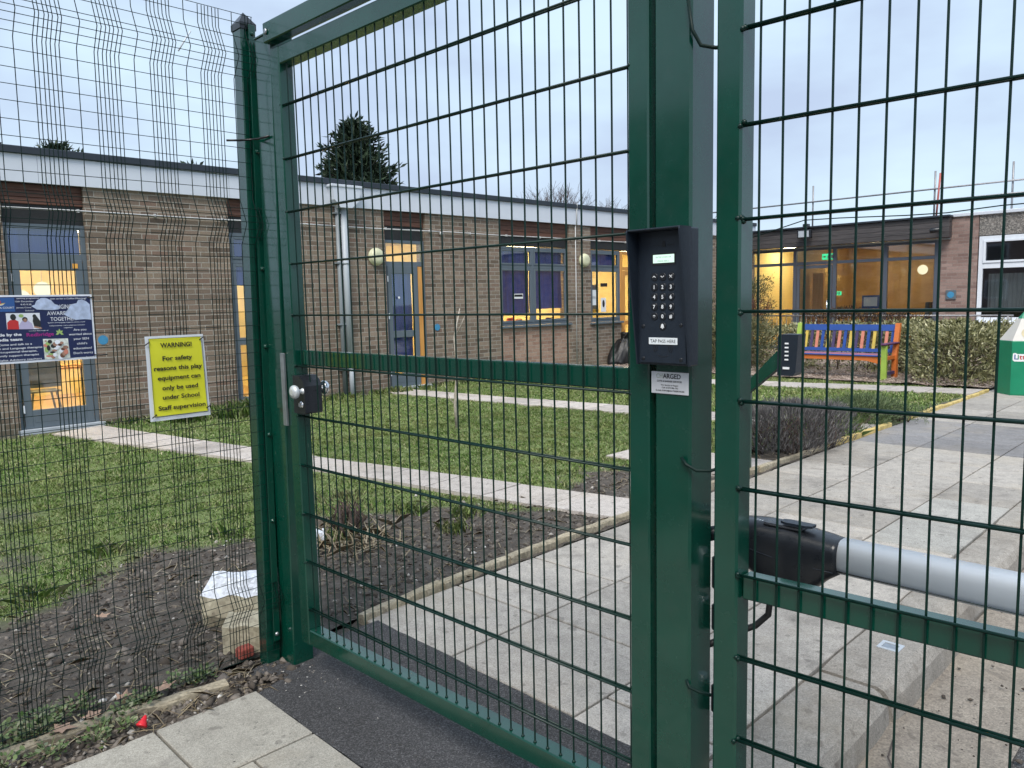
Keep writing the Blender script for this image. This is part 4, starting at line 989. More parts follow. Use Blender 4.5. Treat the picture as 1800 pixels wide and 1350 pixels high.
def room(x0, x1, y0, y1, z1, mw, mf, lamps, par=ent):
    mb = MB(); mb.add([(x0, y1, -.02), (x1, y1, -.02), (x1, y1, z1), (x0, y1, z1)], [(0, 1, 2, 3)])
    for x in (x0, x1): mb.add([(x, y0, -.02), (x, y1, -.02), (x, y1, z1), (x, y0, z1)], [(0, 1, 2, 3)])
    mb.build('room_wall', mw, par); MB().add([(x0, y0, .005), (x1, y0, .005), (x1, y1, .005), (x0, y1, .005)], [(0, 1, 2, 3)]).build('room_floor', mf, par)
    MB().add([(x0, y0, z1), (x1, y0, z1), (x1, y1, z1), (x0, y1, z1)], [(0, 1, 2, 3)]).build('room_ceiling', M['ceiling'], par)
    for (x, y) in lamps: MB().box(x-.25, x+.25, y-.25, y+.25, z1-.05, z1-.02).build('ceiling_lamp', M['roomlamp'], par)
room(-10.8, -9.55, V0+.1, V0+3.5, 2.9, M['room'], M['room_floor'], [(-10.2, V0+1.5)])
room(-9.53, -5.98, V0+.1, V0+4.0, 2.9, M['room_wood'], M['room_floor'], [(-8.2, V0+2.4)])
room(-5.94, -3.5, V0+.31, V0+3.5, 2.9, M['darkroom'], M['darkroom'], [])
# green exit signs inside the lobby
def exit_sign(x, y, z, sc_, lab):
    t = thing('exit_sign', lab, 'exit sign', (x, y, z), 0, 'running man exit signs in the lobby')
    MB().box(x-.20*sc_, x+.20*sc_, y, y+.03, z-.09*sc_, z+.09*sc_).build('panel', M['exit'], t)
    mb = MB(); f = lambda a_, b_, h: (x+a_*sc_, h, z+b_*sc_)
    mb.prism([(-.05, -.06), (-.03, -.06), (-.01, -.02), (.03, -.05), (.05, -.03), (.01, .01), (.03, .03), (.0, .045), (-.04, .02), (-.03, .0), (-.02, .0), (-.03, -.02)], y-.004, y-.001, f)
    mb.prism([(.02+.014*math.cos(q), .065+.014*math.sin(q)) for q in np.linspace(0, 6.28, 9)[:-1]], y-.004, y-.001, f)
    mb.prism([(.08, -.06), (.14, -.06), (.14, .06), (.08, .06)], y-.004, y-.001, f)
    mb.prism([(-.17, .0), (-.12, .04), (-.12, .015), (-.08, .015), (-.08, -.015), (-.12, -.015), (-.12, -.04)], y-.004, y-.001, f)
    mb.build('pictogram', M['white'], t)
exit_sign(-8.85, V0+.6, 2.52, .9, 'green exit sign hanging above the entrance door'); exit_sign(-8.85, V0+1.2, 1.52, .6, 'lower small green exit sign on the inner door')
ib = thing('inner_door', 'brown inner lobby door seen through the entrance glass', 'door', (-9.1, V0+2.5, 0)); MB().box(-9.45, -9.15, V0+1.0, V0+1.06, .0, 2.1, .004).build('leaf', M['pine'], ib)
sn = thing('lobby_screen', 'small pale blue screen standing in the lobby behind the glass', 'screen', (-7.9, V0+1, .0)); MB().box(-8.05, -7.6, V0+.9, V0+.93, 1.1, 1.45, .004).build('display', M['posterblue'], sn); MB().box(-8.0, -7.65, V0+.895, V0+.899, 1.16, 1.40).build('image', M['label'], sn); MB().box(-7.9, -7.8, V0+.93, V0+.96, 0.0, 1.1).build('stand', M['frame'], sn)
for i, x in enumerate((-7.5, -6.5)):
    g = thing('wall_lamp', ['round wall lamp seen through the left big pane', 'round wall lamp seen through the right big pane'][i], 'lamp', (x, V0+3.8, 2.0), 0, 'lobby wall lamps'); MB().lathe((x, V0+3.97, 2.15), (0, -1, 0), [(0, .14), (.05, .13), (.07, .05)], 18).build('diffuser', M['globe'], g)
nc = thing('lobby_chair', 'dark lobby chair seen low behind the right big pane', 'chair', (-6.7, V0+1.4, 0)); MB().box(-6.9, -6.5, V0+1.3, V0+1.7, .42, .48, .02).build('seat', M['frame'], nc); MB().box(-6.6, -6.5, V0+1.3, V0+1.7, .48, 1.25, .02).build('backrest', M['frame'], nc)
for q in ((-6.88, 1.33), (-6.53, 1.33), (-6.88, 1.67), (-6.53, 1.67)): MB().tube([(q[0], V0+q[1], 0), (q[0], V0+q[1], .42)], .015, 6).build('leg', M['chrome'], nc)
MB().box(-5.75, -5.53, V0-.03, V0-.001, 1.32, 1.54, .004).build('marker_plate', M['frame'], **E); MB().lathe((-5.64, V0-.031, 1.43), (0, -1, 0), [(0, .075), (.004, .075)], 20).build('marker_disc', M['discblue'], **E)
# floodlight, camera and slack cable on the timber fascia
fl = thing('floodlight', 'black floodlight on the dark timber fascia above the entrance door', 'floodlight', (-9.05, V0-.4, 3.0))
MB().box(-9.22, -8.86, V0-.55, V0-.42, 2.98, 3.2, .015).build('housing', M['blackp'], fl); MB().box(-9.18, -8.90, V0-.557, V0-.549, 3.01, 3.17).build('lens', M['pipe_light'], fl)
MB().tube([(-9.04, V0-.42, 3.1), (-9.04, V0-.30, 3.22)], .02, 8).build('bracket', M['blackp'], fl); MB().box(-9.12, -8.98, V0-.45, V0-.3, 3.24, 3.36, .01).build('sensor', M['blackp'], fl)
cc = thing('security_camera', 'small black security camera at the right end of the timber fascia', 'camera', (-5.9, V0-.4, 2.9))
MB().lathe((-5.78, V0-.45, 2.96), (-1, -.4, -.12), [(0, .045), (.02, .055), (.22, .055), (.24, .04)], 14).build('housing', M['blackp'], cc); MB().tube([(-5.85, V0-.42, 2.96), (-5.82, V0-.28, 3.02)], .02, 8).build('bracket', M['blackp'], cc)
cb = MB().tube([(-10.6, V0-.35, 3.12), (-9.9, V0-.36, 3.28), (-9.1, V0-.4, 3.46), (-8.2, V0-.36, 3.44), (-7.4, V0-.36, 3.40), (-6.6, V0-.34, 3.36), (-5.7, V0-.33, 3.34), (-4.6, V0-.3, 3.40), (-2, V0-.3, 3.40)], .014, 6).build('cable', M['fence']); tagit(cb, 'black cable slung along the entrance roof edge', 'cable')
# ramp railing in front of the entrance
rl = thing('ramp_railing', 'thin grey railing running below the entrance glazing', 'railing', (-7, 18.9, 0))
mb = MB(); mb.tube([(-10.4, 18.9, .98), (-4.0, 18.9, .98)], .020, 8); mb.build('handrail', M['scaff'], rl)
mb = MB()
for x in np.arange(-10.4, -4.0, .13): mb.tube([(x, 18.9, .12), (x, 18.9, .97)], .006, 5)
mb.tube([(-10.4, 18.9, .12), (-4.0, 18.9, .12)], .012, 6); mb.build('balusters', M['frame'], rl)
for x in (-10.3, -8.2, -6.1, -4.1): MB().tube([(x, 18.9, 0), (x, 18.9, .97)], .02, 8).build('post', M['scaff'], rl)
# scaffold rail on the flat roof
sf = thing('roof_scaffold', 'scaffold edge protection of grey tubes on the entrance roof', 'scaffold', (-7, 22, 3.3))
ys = V0+1.2
MB().tube([(-16, ys, 4.10), (2, ys, 4.10)], .022, 8).build('rail', M['scaff'], sf); MB().tube([(-16, ys, 3.80), (2, ys, 3.80)], .024, 8).build('rail', M['scaff'], sf)
for i, x in enumerate((-9.6, -6.45, -4.75, -2.6, -12.5)): MB().tube([(x, ys+.05, 3.28), (x, ys+.05, 4.55)], .024, 8).build('post', M['scaff'], sf)
MB().tube([(-6.38, ys, 3.4), (-6.32, ys, 4.48)], .024, 8).build('post', M['scaffred'], sf)

# dark brick houses over the road behind the viewer: they are what the gate paint mirrors
hs_ = thing('terraced_house', 'row of brick houses over the road, mirrored dimly in the gate paint', 'house', (0, -17, 0))
MB().box(-16, 14, -24, -17, -.4, 5.4).build('wall', M['brick_far'], hs_)
fix(MB().prism([(-24.4, 5.3), (-16.6, 5.3), (-20.5, 8.0)], -16.4, 14.4, lambda p, q, h: (h, p, q)).build('roof', M['roof'], hs_))
for x in np.arange(-14, 13, 3.4):
    for z in (.9, 3.3):
        o_ = MB().box(x, x+1.3, -17.03, -16.97, z, z+1.2, .01).build('window', M['upvc'], hs_); MB().box(x+.08, x+1.22, -16.968, -16.96, z+.08, z+1.12).build('pane', M['darkroom'], o_)

# ================================================================ BENCH
bn = thing('painted_bench', 'wooden bench painted blue, orange, yellow, purple and lime on the bark chips', 'bench', (-5.65, 14.05, 0))
u0, u1, vf, vb = -6.62, -4.76, 13.80, 14.42
def bbox(n_, m_, *a, bev=.006): return MB().box(*a, bev).build(n_, M[m_], bn)
bbox('leg', 'b_cyan', u0, u0+.08, vf, vf+.07, 0, .62); bbox('leg', 'b_green', u1-.09, u1, vf, vf+.07, 0, .62)
def rleg(a_, m_):
    mb = MB(); mb.prism([(vb-.12, .0), (vb-.02, .0), (vb-.04, .42), (vb+.10, .98), (vb+.02, .98), (vb-.12, .42)], a_, a_+.08, lambda p, q, h: (h, p, q)); return fix(mb.build('leg', M[m_], bn))
rleg(u0, 'b_green'); rleg(u1-.08, 'b_orange')
for a_, m_ in ((u0-.01, 'b_orange'), (u1-.09, 'b_plum')): MB().box(a_, a_+.1, vf-.06, vb, .62, .655, .012).build('armrest', M[m_], bn)
for k in range(5): bbox('seat_slat', ['b_blue', 'b_orange', 'b_blue', 'b_orange', 'b_blue'][k], u0+.085, u1-.085, vf-.02+k*.1, vf+.062+k*.1, .425, .448)
mb = MB(); n_ = 24; V = []
for i in range(n_+1):
    x = u0+.08+(u1-u0-.17)*i/n_; e = min(i, n_-i)/n_; zb = .29+.06*min(1, e*7)
    for (y, z) in ((vf+.005, zb), (vf+.005, .423), (vf+.035, .423), (vf+.035, zb)): V.append((x, y, z))
mb.add(V, [[i*4+j, i*4+(j+1) % 4, (i+1)*4+(j+1) % 4, (i+1)*4+j] for i in range(n_) for j in range(4)]); fix(mb.build('apron', M['b_orange'], bn))
def slant(z): return vb-.04+(z-.45)*.25
mb = MB(); mb.prism([(slant(.84), .84), (slant(.84)+.035, .84), (slant(.95)+.035, .95), (slant(.95), .95)], u0+.08, u1-.08, lambda p, q, h: (h, p, q)); fix(mb.build('top_rail', M['b_blue'], bn))
mb = MB(); mb.prism([(slant(.46), .46), (slant(.46)+.035, .46), (slant(.52)+.035, .52), (slant(.52), .52)], u0+.08, u1-.08, lambda p, q, h: (h, p, q)); fix(mb.build('lower_rail', M['b_blue'], bn))
seq = ['b_yellow', 'b_purple', 'b_pink', 'b_blue']
for i in range(16):
    x = u0+.14+i*.1045; mb = MB(); mb.prism([(slant(.5)+.008, .5), (slant(.5)+.028, .5), (slant(.86)+.028, .86), (slant(.86)+.008, .86)], x, x+.052, lambda p, q, h: (h, p, q)); fix(mb.build('back_slat', M[seq[i % 4]], bn))
MB().box(u0+.01, u0+.06, vf+.07, vb-.1, .36, .42).build('side_rail', M['b_orange'], bn); MB().box(u1-.07, u1-.02, vf+.07, vb-.1, .36, .42).build('side_rail', M['b_orange'], bn)
MB().box(u1-.07, u1-.02, vf+.07, vb-.1, .10, .15).build('side_rail', M['b_purple'], bn)

# ================================================================ PENCIL LITTER BIN
lb = thing('litter_bin', 'green pencil shaped litter bin standing on the paving by the hedge', 'litter bin', (-2.66, 13.22, 0))
def hexa(r_, ph=R(15)): return [(r_*math.cos(ph+i*math.pi/3), r_*math.sin(ph+i*math.pi/3)) for i in range(6)]
bx, by = -2.66, 13.24
def hexring(mb, zs): 
    V = []
    for z, r_ in zs: V += [(bx+a_, by+b_, z) for a_, b_ in hexa(r_)]
    m = len(zs); F = [[i*6+k, i*6+(k+1) % 6, (i+1)*6+(k+1) % 6, (i+1)*6+k] for i in range(m-1) for k in range(6)]+[list(range(5, -1, -1)), [(m-1)*6+k for k in range(6)]]
    return mb.add(V, F)
hexring(MB(), [(0, .30), (.02, .305), (.78, .305), (.79, .30)]).build('body', M['bingreen'], lb); hexring(MB(), [(.791, .302), (1.105, .085)]).build('hood', M['bincream'], lb); hexring(MB(), [(1.106, .084), (1.215, .004)]).build('tip', M['bingreen'], lb)
# face normal toward the camera for logo
fa_n = R(15)+math.pi/3*4.5  # between vertices 4 and 5
nx, ny = math.cos(fa_n), math.sin(fa_n); ap = .305*math.cos(math.pi/6)
cx_, cy_ = bx+nx*(ap+.003), by+ny*(ap+.003); tx, ty = -ny, nx
def hexlabel(par):
    mb = MB(); w_ = .138; h_ = .06; pts = []
    for (a_, b_) in [(-w_, -h_*.7), (-w_+.02, -h_), (w_-.02, -h_), (w_, -h_*.7), (w_, h_*.6), (w_-.02, h_*.8), (-w_+.05, h_*.8), (-w_+.04, h_), (-w_+.01, h_), (-w_, h_*.8)]: pts.append((a_, b_))
    V = [(cx_+tx*a_, cy_+ty*a_, .555+b_) for a_, b_ in pts]; mb.add(V, [list(range(len(V)))]); mb.build('logo_plate', M['white'], par)
hexlabel(lb)
for i, (ch, cxx, mt) in enumerate([('L', -.118, 'b_blue'), ('i', -.078, 'bingreen'), ('t', -.058, 'photored'), ('t', -.022, 'photored'), ('e', .012, 'magenta'), ('r', .066, 'b_orange')]):
    text('lettering', [(ch, (cx_+nx*.003+tx*cxx, cy_+ny*.003+ty*cxx, .527), .07, 'L', None)], M[mt], lb, (tx, ty, 0), (0, 0, 1), bold=.02)
f2 = fa_n; zc = .93; sl = (.302-.085)*math.cos(math.pi/6)/.314
rr = (.302-(zc-.791)*(.302-.085)/.314)*math.cos(math.pi/6)+.004
V = [(bx+nx*(rr-sl*.065*math.sin(q))+tx*(.02+.062*math.cos(q)), by+ny*(rr-sl*.065*math.sin(q))+ty*(.02+.062*math.cos(q)), zc-.03+.065*math.sin(q)+.0) for q in np.linspace(0, 6.28, 21)[:-1]]
rr2 = V; MB().add([(a_+nx*sl*.03, b_+ny*sl*.03, c_) for a_, b_, c_ in V], [list(range(20))]).build('hood_spot', M['bintan'], lb)

# black bin bag against the wall
def bag():
    t = thing('bin_bag', 'tied black plastic bin bag slumped against the brick wall by the pine door', 'bin bag', (-10.68, 14.1, 0))
    n, m = 36, 22; V = []
    for j in range(m):
        tt_ = j/(m-1)
        for i in range(n):
            a_ = 2*math.pi*i/n
            rad = .34*(math.sin(math.pi*min(1, tt_*.72+.16))**.7) if tt_ < .8 else .10+.10*(tt_-.8)*3
            if tt_ < .8: rad = .33*(1-.55*(tt_/.8)**2.2)*(.9 if tt_ < .05 else 1)
            rad *= 1+.10*math.sin(a_*3+tt_*4)+.07*math.sin(a_*7+tt_*9)+.04*math.sin(a_*13-tt_*11)
            V.append((-10.66+rad*math.cos(a_)*.9+.10*tt_, 14.1+rad*math.sin(a_)*1.0+.18*tt_, .0+.74*tt_+.02*math.sin(a_*5+tt_*12)*(1 if 0 < j else 0)))
    F = [[j*n+i, j*n+(i+1) % n, (j+1)*n+(i+1) % n, (j+1)*n+i] for j in range(m-1) for i in range(n)]+[list(range(n-1, -1, -1)), [(m-1)*n+i for i in range(n)]]
    MB().add(V, F, True).build('bag', M['bag'], t)
    MB().tube([(-10.60, 14.05, .50), (-10.5, 14.0, .60), (-10.45, 14.1, .72), (-10.52, 14.25, .70), (-10.56, 14.22, .55)], .008, 6).build('drawstring', M['blackr'], t)
bag()

# ================================================================ TREES
def conifer(name, label, X, Y, h, r_, n=5200, z0=1.5, seed=1):
    r2 = np.random.default_rng(seed); t = thing(name, label, 'tree', (X, Y, 0))
    MB().tube([(X, Y, -.3), (X+.05, Y, h*.5), (X, Y+.05, h*.95)], [.24, .15, .03], 8).build('trunk', M['bark'], t)
    bm_ = MB(); A = []
    nb_ = 170
    for i in range(nb_):
        z = z0+(h-z0)*(i/nb_)**.9; az = r2.uniform(0, 6.28); Lb = r_*(1-((z-z0)/(h-z0))**1.6)*r2.choice([.35, .6, .85, 1.0, 1.15])+.18
        d = np.array([math.cos(az), math.sin(az), r2.uniform(.05, .5)])
        p0 = np.array([X, Y, z]); p1 = p0+d*Lb*.6; p2 = p1+np.array([math.cos(az), math.sin(az), r2.uniform(.4, .9)])*Lb*.4
        bm_.tube([p0, p1, p2], [.04, .025, .008], 4)
        k = int(n/nb_*(.4+1.2*Lb/r_)); tt_ = r2.uniform(.15, 1, k)[:, None]
        P = p0+(p1-p0)*np.minimum(tt_*1.6, 1)+(p2-p1)*np.clip(tt_*1.6-1, 0, 1)/.6+r2.normal(0, .13, (k, 3))*np.array([1, 1, .6])
        dr = d[None]*.7+r2.normal(0, .5, (k, 3))+np.array([0, 0, .35])
        A.append(leafcloud(P, dr, (.16, .40), (.05, .13)))
    bm_.build('branches', M['bark'], t); mesh_poly('crown', np.concatenate(A), M['conifer'], t, kind=None)
conifer('conifer_tree', 'dark ragged evergreen rising over the flat roof behind the gate', -25.2, 17.0, 8.25, 2.05, 17000, 2.2, 2)
conifer('conifer_tree', 'small evergreen tip just showing over the roof at the far left', -33.3, 9.07, 7.65, 1.5, 3600, 4.6, 3)
conifer('conifer_tree', 'lowest evergreen sprig poking over the roof near the left edge', -34.9, 7.5, 7.55, .9, 1600, 5.2, 5)
conifer('conifer_tree', 'evergreen sprig over the roof right beside the fence post', -29.7, 12.7, 6.75, .7, 1200, 4.3, 6)
def bare(name, label, X, Y, h, spread, mat, seed, depth=5, r0=.12, kids=3, fan=.5, cat='tree', base=0):
    r2 = random.Random(seed); t = thing(name, label, cat, (X, Y, base)); tr = MB(); br = MB()
    def grow(p, d, L_, r_, k):
        q = p+d*L_; mid = p+d*L_*.5+Vector((r2.uniform(-1, 1), r2.uniform(-1, 1), 0))*L_*.06
        (tr if k == depth else br).tube([p, mid, q], [r_, r_*.85, r_*.65], 5 if k > 2 else 4, caps=False)
        if k == 0: return
        for i in range(kids if k < depth else kids+2):
            nd = (d+Vector((r2.uniform(-1, 1), r2.uniform(-1, 1), r2.uniform(-.2, .6)))*fan*spread).normalized()
            if nd.z < 0.05: nd.z = .15
            grow(q if i else p+d*L_*.7, nd, L_*r2.uniform(.6, .85), r_*.6, k-1)
    grow(Vector((X, Y, base-.05)), Vector((0, 0, 1)), h*.30, r0, depth)
    tr.build('trunk', mat, t); br.build('crown', mat, t)
bare('bare_tree', 'leafless spreading tree faint beyond the roof by the gate post', -26.5, 29.5, 7.8, 1.3, M['twig'], 5, 6, .13, 3, .62)
bare('bare_tree', 'leafless twigs showing in the gap beside the gate post', -16.8, 25.5, 6.2, 1.0, M['twig'], 9, 4, .07, 3, .5)
bare('bare_shrub', 'red stemmed bare shrub in front of the lit left entrance pane', -8.75, 16.4, 1.75, 1.2, M['redtwig'], 12, 4, .02, 4, .55, 'shrub')
bare('bare_shrub', 'second red stemmed bare shrub close to the right gate upright', -9.4, 17.6, 1.9, 1.2, M['redtwig'], 14, 4, .02, 4, .55, 'shrub')
sp_ = thing('sapling', 'thin pale barked sapling standing in the lawn by the mid rail of the gate', 'sapling', (-7.12, 6.12, 0))
MB().tube([(-7.12, 6.12, -.05), (-7.13, 6.11, .3), (-7.09, 6.13, .7), (-7.12, 6.12, 1.1), (-7.06, 6.17, 1.45)], [.022, .02, .018, .013, .006], 7).build('trunk', M['birch'], sp_)
MB().tube([(-7.12, 6.12, .25), (-7.2, 6.08, .36), (-7.23, 6.05, .5)], [.008, .006, .004], 5).build('branch', M['birch'], sp_); MB().tube([(-7.08, 6.14, 1.15), (-7.0, 6.22, 1.4)], [.008, .003], 5).build('branch', M['birch'], sp_)

# ================================================================ MESH FENCE (left)
UF = -3.000
fp = [(2.62, 0), (2.51, .05), (2.435, 0), (1.965, 0), (1.865, .05), (1.785, 0), (.385, 0), (.30, .05), (.225, 0)]
fz = np.array([p[0] for p in fp][::-1]); fd = np.array([p[1] for p in fp][::-1])
def bulge(z): return float(np.interp(z, fz, fd))
mf = thing('mesh_fence', 'green folded wire mesh fence panel on the left carrying the signs', 'fence', (UF, .3, 0))
zs_ = sorted(set([.055, 2.688]+[p[0] for p in fp]))
vm = MB()
k = 0
while True:
    s0 = 1.472-.189*k; k += 1
    if s0 < -1.35: break
    for v_ in [s0]+[s0+.055+.0135*j for j in range(7)]:
        if v_ > 1.56: continue
        jit = random.uniform(-.0012, .0012)
        vm.tube([(UF+bulge(z)+random.uniform(-.0006, .0006), v_+jit+random.uniform(-.001, .001), z) for z in zs_], .0016, 5, caps=False)
rows = [2.688, 2.653, 2.598, 2.544, 2.518, 2.496, 2.472, 2.448] + list(np.arange(2.392, 1.97, -.0555)) + [1.93, 1.90, 1.873, 1.845, 1.818, 1.79] + list(np.arange(1.735, .40, -.0555)) + [.362, .334, .306, .278, .25] + [.195, .14, .083, .057]
for z in rows:
    pts = []; ph = random.uniform(0, 6)
    for v_ in np.linspace(-1.35, 1.556, 16): pts.append((UF+bulge(z)+.004, v_, z+.0022*math.sin(v_*2.4+ph)))
    vm.tube(pts, .0013, 5, caps=False)
def vshear(mb, k, z0):
    for V in mb.v: V[:, 1] += k*(V[:, 2]-z0)
    return mb
vshear(vm, .012, 2.41).build('wire_mesh', M['fence'], mf)
fpst = thing('fence_post', 'green square fence post with pyramid cap at the corner', 'post', (-3.07, 1.515, 0))
fb = MB(); fb.box(-3.075, -3.005, 1.469, 1.531, -.05, 2.655, .004); vshear(fb, .0165, 0).build('shaft', M['green'], fpst)
cpz = MB(); e0, e1, e2, e3 = -3.079, -3.001, 1.465, 1.535
cpz.add([(e0, e2, 2.64), (e1, e2, 2.64), (e1, e3, 2.64), (e0, e3, 2.64), (e0, e2, 2.665), (e1, e2, 2.665), (e1, e3, 2.665), (e0, e3, 2.665), (-3.04, 1.50, 2.715)], [(3, 2, 1, 0), (0, 1, 5, 4), (1, 2, 6, 5), (2, 3, 7, 6), (3, 0, 4, 7), (4, 5, 8), (5, 6, 8), (6, 7, 8), (7, 4, 8)])
vshear(cpz, .0165, 0).build('cap', M['blackp'], fpst)
vshear(MB().box(-2.992, -2.985, 1.494, 1.522, .10, 2.655, .001), .0165, 0).build('clamp_bar', M['green'], mf)
for z in (2.62, 2.16, 1.69, 1.37, 1.0, .63): vshear(MB().lathe((-2.985, 1.508, z), (1, 0, 0), [(0, .009), (.004, .009), (.006, .005), (.012, .005)], 10), .0165, 0).build('bolt', M['green'], mf)
vshear(MB().lathe((-2.985, 1.508, .13), (1, 0, 0), [(0, .009), (.002, .009), (.003, .005), (.006, .004)], 12), .0165, 0).build('bolt', M['galv'], mf)
def tie(name, pts, r_, mat, lab):
    o = MB().tube(pts, r_, 6).build(name, mat); return tagit(o, lab, 'cable tie')
tie('cable_tie', [(UF+.01, 1.42, 2.19), (UF+.02, 1.47, 2.195), (-2.985, 1.52, 2.205), (-2.93, 1.525, 2.20), (-2.86, 1.533, 2.20)], .0045, M['tie'], 'long black cable tie round the fence post and gate post at head height')
tie('cable_tie', [(UF+.01, 1.253, 2.495), (UF+.012, 1.283, 2.545), (UF+.01, 1.305, 2.578)], .003, M['whitetie'], 'white cable tie stuck up high on the mesh')

# yellow warning sign on the mesh
XV, YZ = (0, 1, 0), (0, 0, 1)
us = UF+.012
sg = thing('warning_sign', 'yellow WARNING notice in a white sleeve tied to the mesh fence', 'sign', (us, 1.17, 1.1))
def warped(y0, y1, z0, z1, x, amp, n=14):
    V = []; 
    for i in range(n+1):
        for j in range(n+1):
            a_, b_ = i/n, j/n; yy = y0+(y1-y0)*a_; z_ = z0+(z1-z0)*b_
            V.append((x+amp*(math.sin(yy*31+z_*9)*.5+.6*math.sin(z_*24+1)+.3*math.sin(yy*70+z_*50)), yy+.010*(1-b_)*a_, z_+.010*(1-b_)*(0)))
    return V, [[i*(n+1)+j, (i+1)*(n+1)+j, (i+1)*(n+1)+j+1, i*(n+1)+j+1] for i in range(n) for j in range(n)]
V, F = warped(1.062, 1.282, 1.113, 1.434, us, .0018); MB().add(V, F, True).build('sleeve', M['laminate'], sg)
V, F = warped(1.076, 1.270, 1.131, 1.424, us+.0035, .0018); MB().add(V, F, True).build('notice', M['yellow'], sg)
bd = MB(); 
for (a_, b_, c_, d_) in ((1.073, 1.2745, 1.424, 1.4255), (1.0765, 1.279, 1.1285, 1.130)): bd.box(us+.0062, us+.0068, a_, b_, c_, d_)
for y_, e in ((1.0735, .004), (1.2735, .006)): bd.tube([(us+.0066, y_, 1.425), (us+.0066, y_+e, 1.129)], .0007, 4)
bd.build('border_line', M['blackink'], sg)
lines = ['WARNING!', 'For safety', 'reasons this play', 'equipment can', 'only be used', 'under School', 'Staff supervision']
hz = [1.390, 1.341, 1.304, 1.267, 1.229, 1.193, 1.153]; wd = [.118, .112, .182, .162, .136, .140, .180]
text('lettering', [(t_, (us+.0075, 1.172+.010*(1-(z-1.13)/.3), z), .0165 if i else .0175, 'C', wd[i]) for i, (t_, z) in enumerate(zip(lines, hz))], M['blackink'], sg, XV, YZ, bold=.028)
for (y_, z_) in ((1.068, 1.41), (1.272, 1.42), (1.075, 1.135), (1.283, 1.15)):
    MB().tube([(us+.006, y_-.008, z_-.008), (us+.009, y_+.006, z_+.002), (us-.006, y_+.012, z_+.006)], .0022, 5).build('tie', M['tie'], sg)

sg.location.y -= .0075
# navy event poster on the mesh
ps = thing('event_poster', 'navy printed poster with white border fixed to the mesh fence', 'poster', (us, .6, 1.36))
Y0, Y1, Z0, Z1 = .32, .893, 1.365, 1.592
MB().box(us-.001, us+.002, Y0, Y1, Z0, Z1).build('border', M['upvc'], ps)
MB().box(us+.0022, us+.0030, Y0+.006, Y1-.006, Z0+.0075, Z1-.006).build('print', M['posternavy'], ps)
xp = us+.0034
# map from zoom crop pixels (1736x1350, 9.645x of 0..180,505..645) to poster plane
def Q(px, py):
    x = px/9.645; t_ = x/162; y_ = .611+(.893-.611)*(px/1560.)
    top = 130+px*.0; bot = 1265-px*.05
    return y_, Z1-(py-top)/(bot-top)*(Z1-Z0)
def quadp(n_, m_, pts, dx=0): 
    V = [(xp+dx, *Q(a_, b_)) for a_, b_ in pts]; return MB().add(V, [list(range(len(V)))]).build(n_, M[m_], ps)
quadp('emblem_panel', 'posterblue', [(-260, 400), (250, 400), (250, 170), (-260, 170)])
quadp('emblem', 'photored', [(-60, 290), (20, 280), (40, 240), (10, 190), (-60, 185)], .0004); quadp('emblem', 'b_yellow', [(-90, 300), (40, 292), (110, 255), (60, 262), (0, 275), (-90, 268)], .0006); quadp('emblem', 'printwhite', [(-60, 306), (50, 296), (100, 268), (40, 286), (-60, 292)], .0008)
def cloud(pts, mat='cloudprint'):
    V = []
    n = len(pts)
    for i in range(n):
        a_, b_ = pts[i], pts[(i+1) % n]
        for s_ in (0, .33, .66):
            o_ = 9*math.sin((i*3+s_*9)*2.1); V.append((a_[0]+(b_[0]-a_[0])*s_+o_, a_[1]+(b_[1]-a_[1])*s_+o_))
    quadp('cloud', mat, V, .0006)
cloud([(510, 310), (600, 370), (720, 375), (850, 380), (960, 370), (1000, 320), (900, 280), (850, 220), (760, 180), (680, 180), (600, 230), (570, 290)])
cloud([(1040, 450), (1120, 500), (1250, 545), (1400, 535), (1520, 545), (1510, 290), (1450, 240), (1380, 210), (1310, 220), (1280, 270), (1180, 290), (1120, 370)])
quadp('photo', 'printwhite', [(95, 690), (640, 690), (640, 425), (95, 425)])
quadp('photo', 'photored', [(100, 690), (285, 690), (285, 560), (230, 530), (150, 540), (105, 580)], .0004); quadp('photo', 'photolilac', [(285, 690), (520, 690), (500, 600), (440, 550), (340, 555), (290, 620)], .0004)
quadp('photo', 'photodark', [(530, 640), (640, 660), (640, 560), (600, 500), (570, 455), (530, 480), (515, 560)], .0004)
def disc(cx, cy, rx, ry, m_, dx): quadp('photo', m_, [(cx+rx*math.cos(q), cy-ry*math.sin(q)) for q in np.linspace(0, 6.28, 15)[:-1]], dx)
disc(205, 490, 46, 52, 'photodark', .0006); disc(390, 530, 44, 42, 'photodark', .0006); disc(392, 545, 30, 30, 'skin', .0008); disc(550, 480, 32, 34, 'photodark', .0006); disc(335, 470, 40, 28, 'leafgreen', .0003)
quadp('photo', 'skin', [(540, 640), (660, 670), (650, 690), (520, 660)], .0008)
quadp('photo', 'photopale', [(660, 1195), (1095, 1180), (1080, 850), (655, 855)])
for i in range(26):
    disc(700+((i*131) % 360), 890+((i*83) % 280), 18+((i*37) % 38), 14+((i*23) % 34), ['skin', 'photodark', 'printwhite', 'b_pink', 'skin', 'timber', 'leafgreen', 'printwhite'][i % 8], .0003+.00008*i)
mb = MB()
for q in (R(90), R(35), R(145), R(-20), R(200)):
    c_, s__ = math.cos(q), math.sin(q); pts = [(0, 0), (38, 18), (72, 0), (38, -18)]
    V = [(xp+.0004, *Q(945+a_*c_-b_*s__, 760-(a_*s__+b_*c_))) for a_, b_ in pts]; mb.add(V, [(0, 1, 2, 3)])
mb.build('emblem_leaf', M['leafgreen'], ps)
def T2(s_, px, py, h, al='C', w_=None):
    y_, z_ = Q(px, py); return (s_, (xp+.0008, y_, z_), h*.2/1000, al, (w_*.1808/1000 if w_ else None))
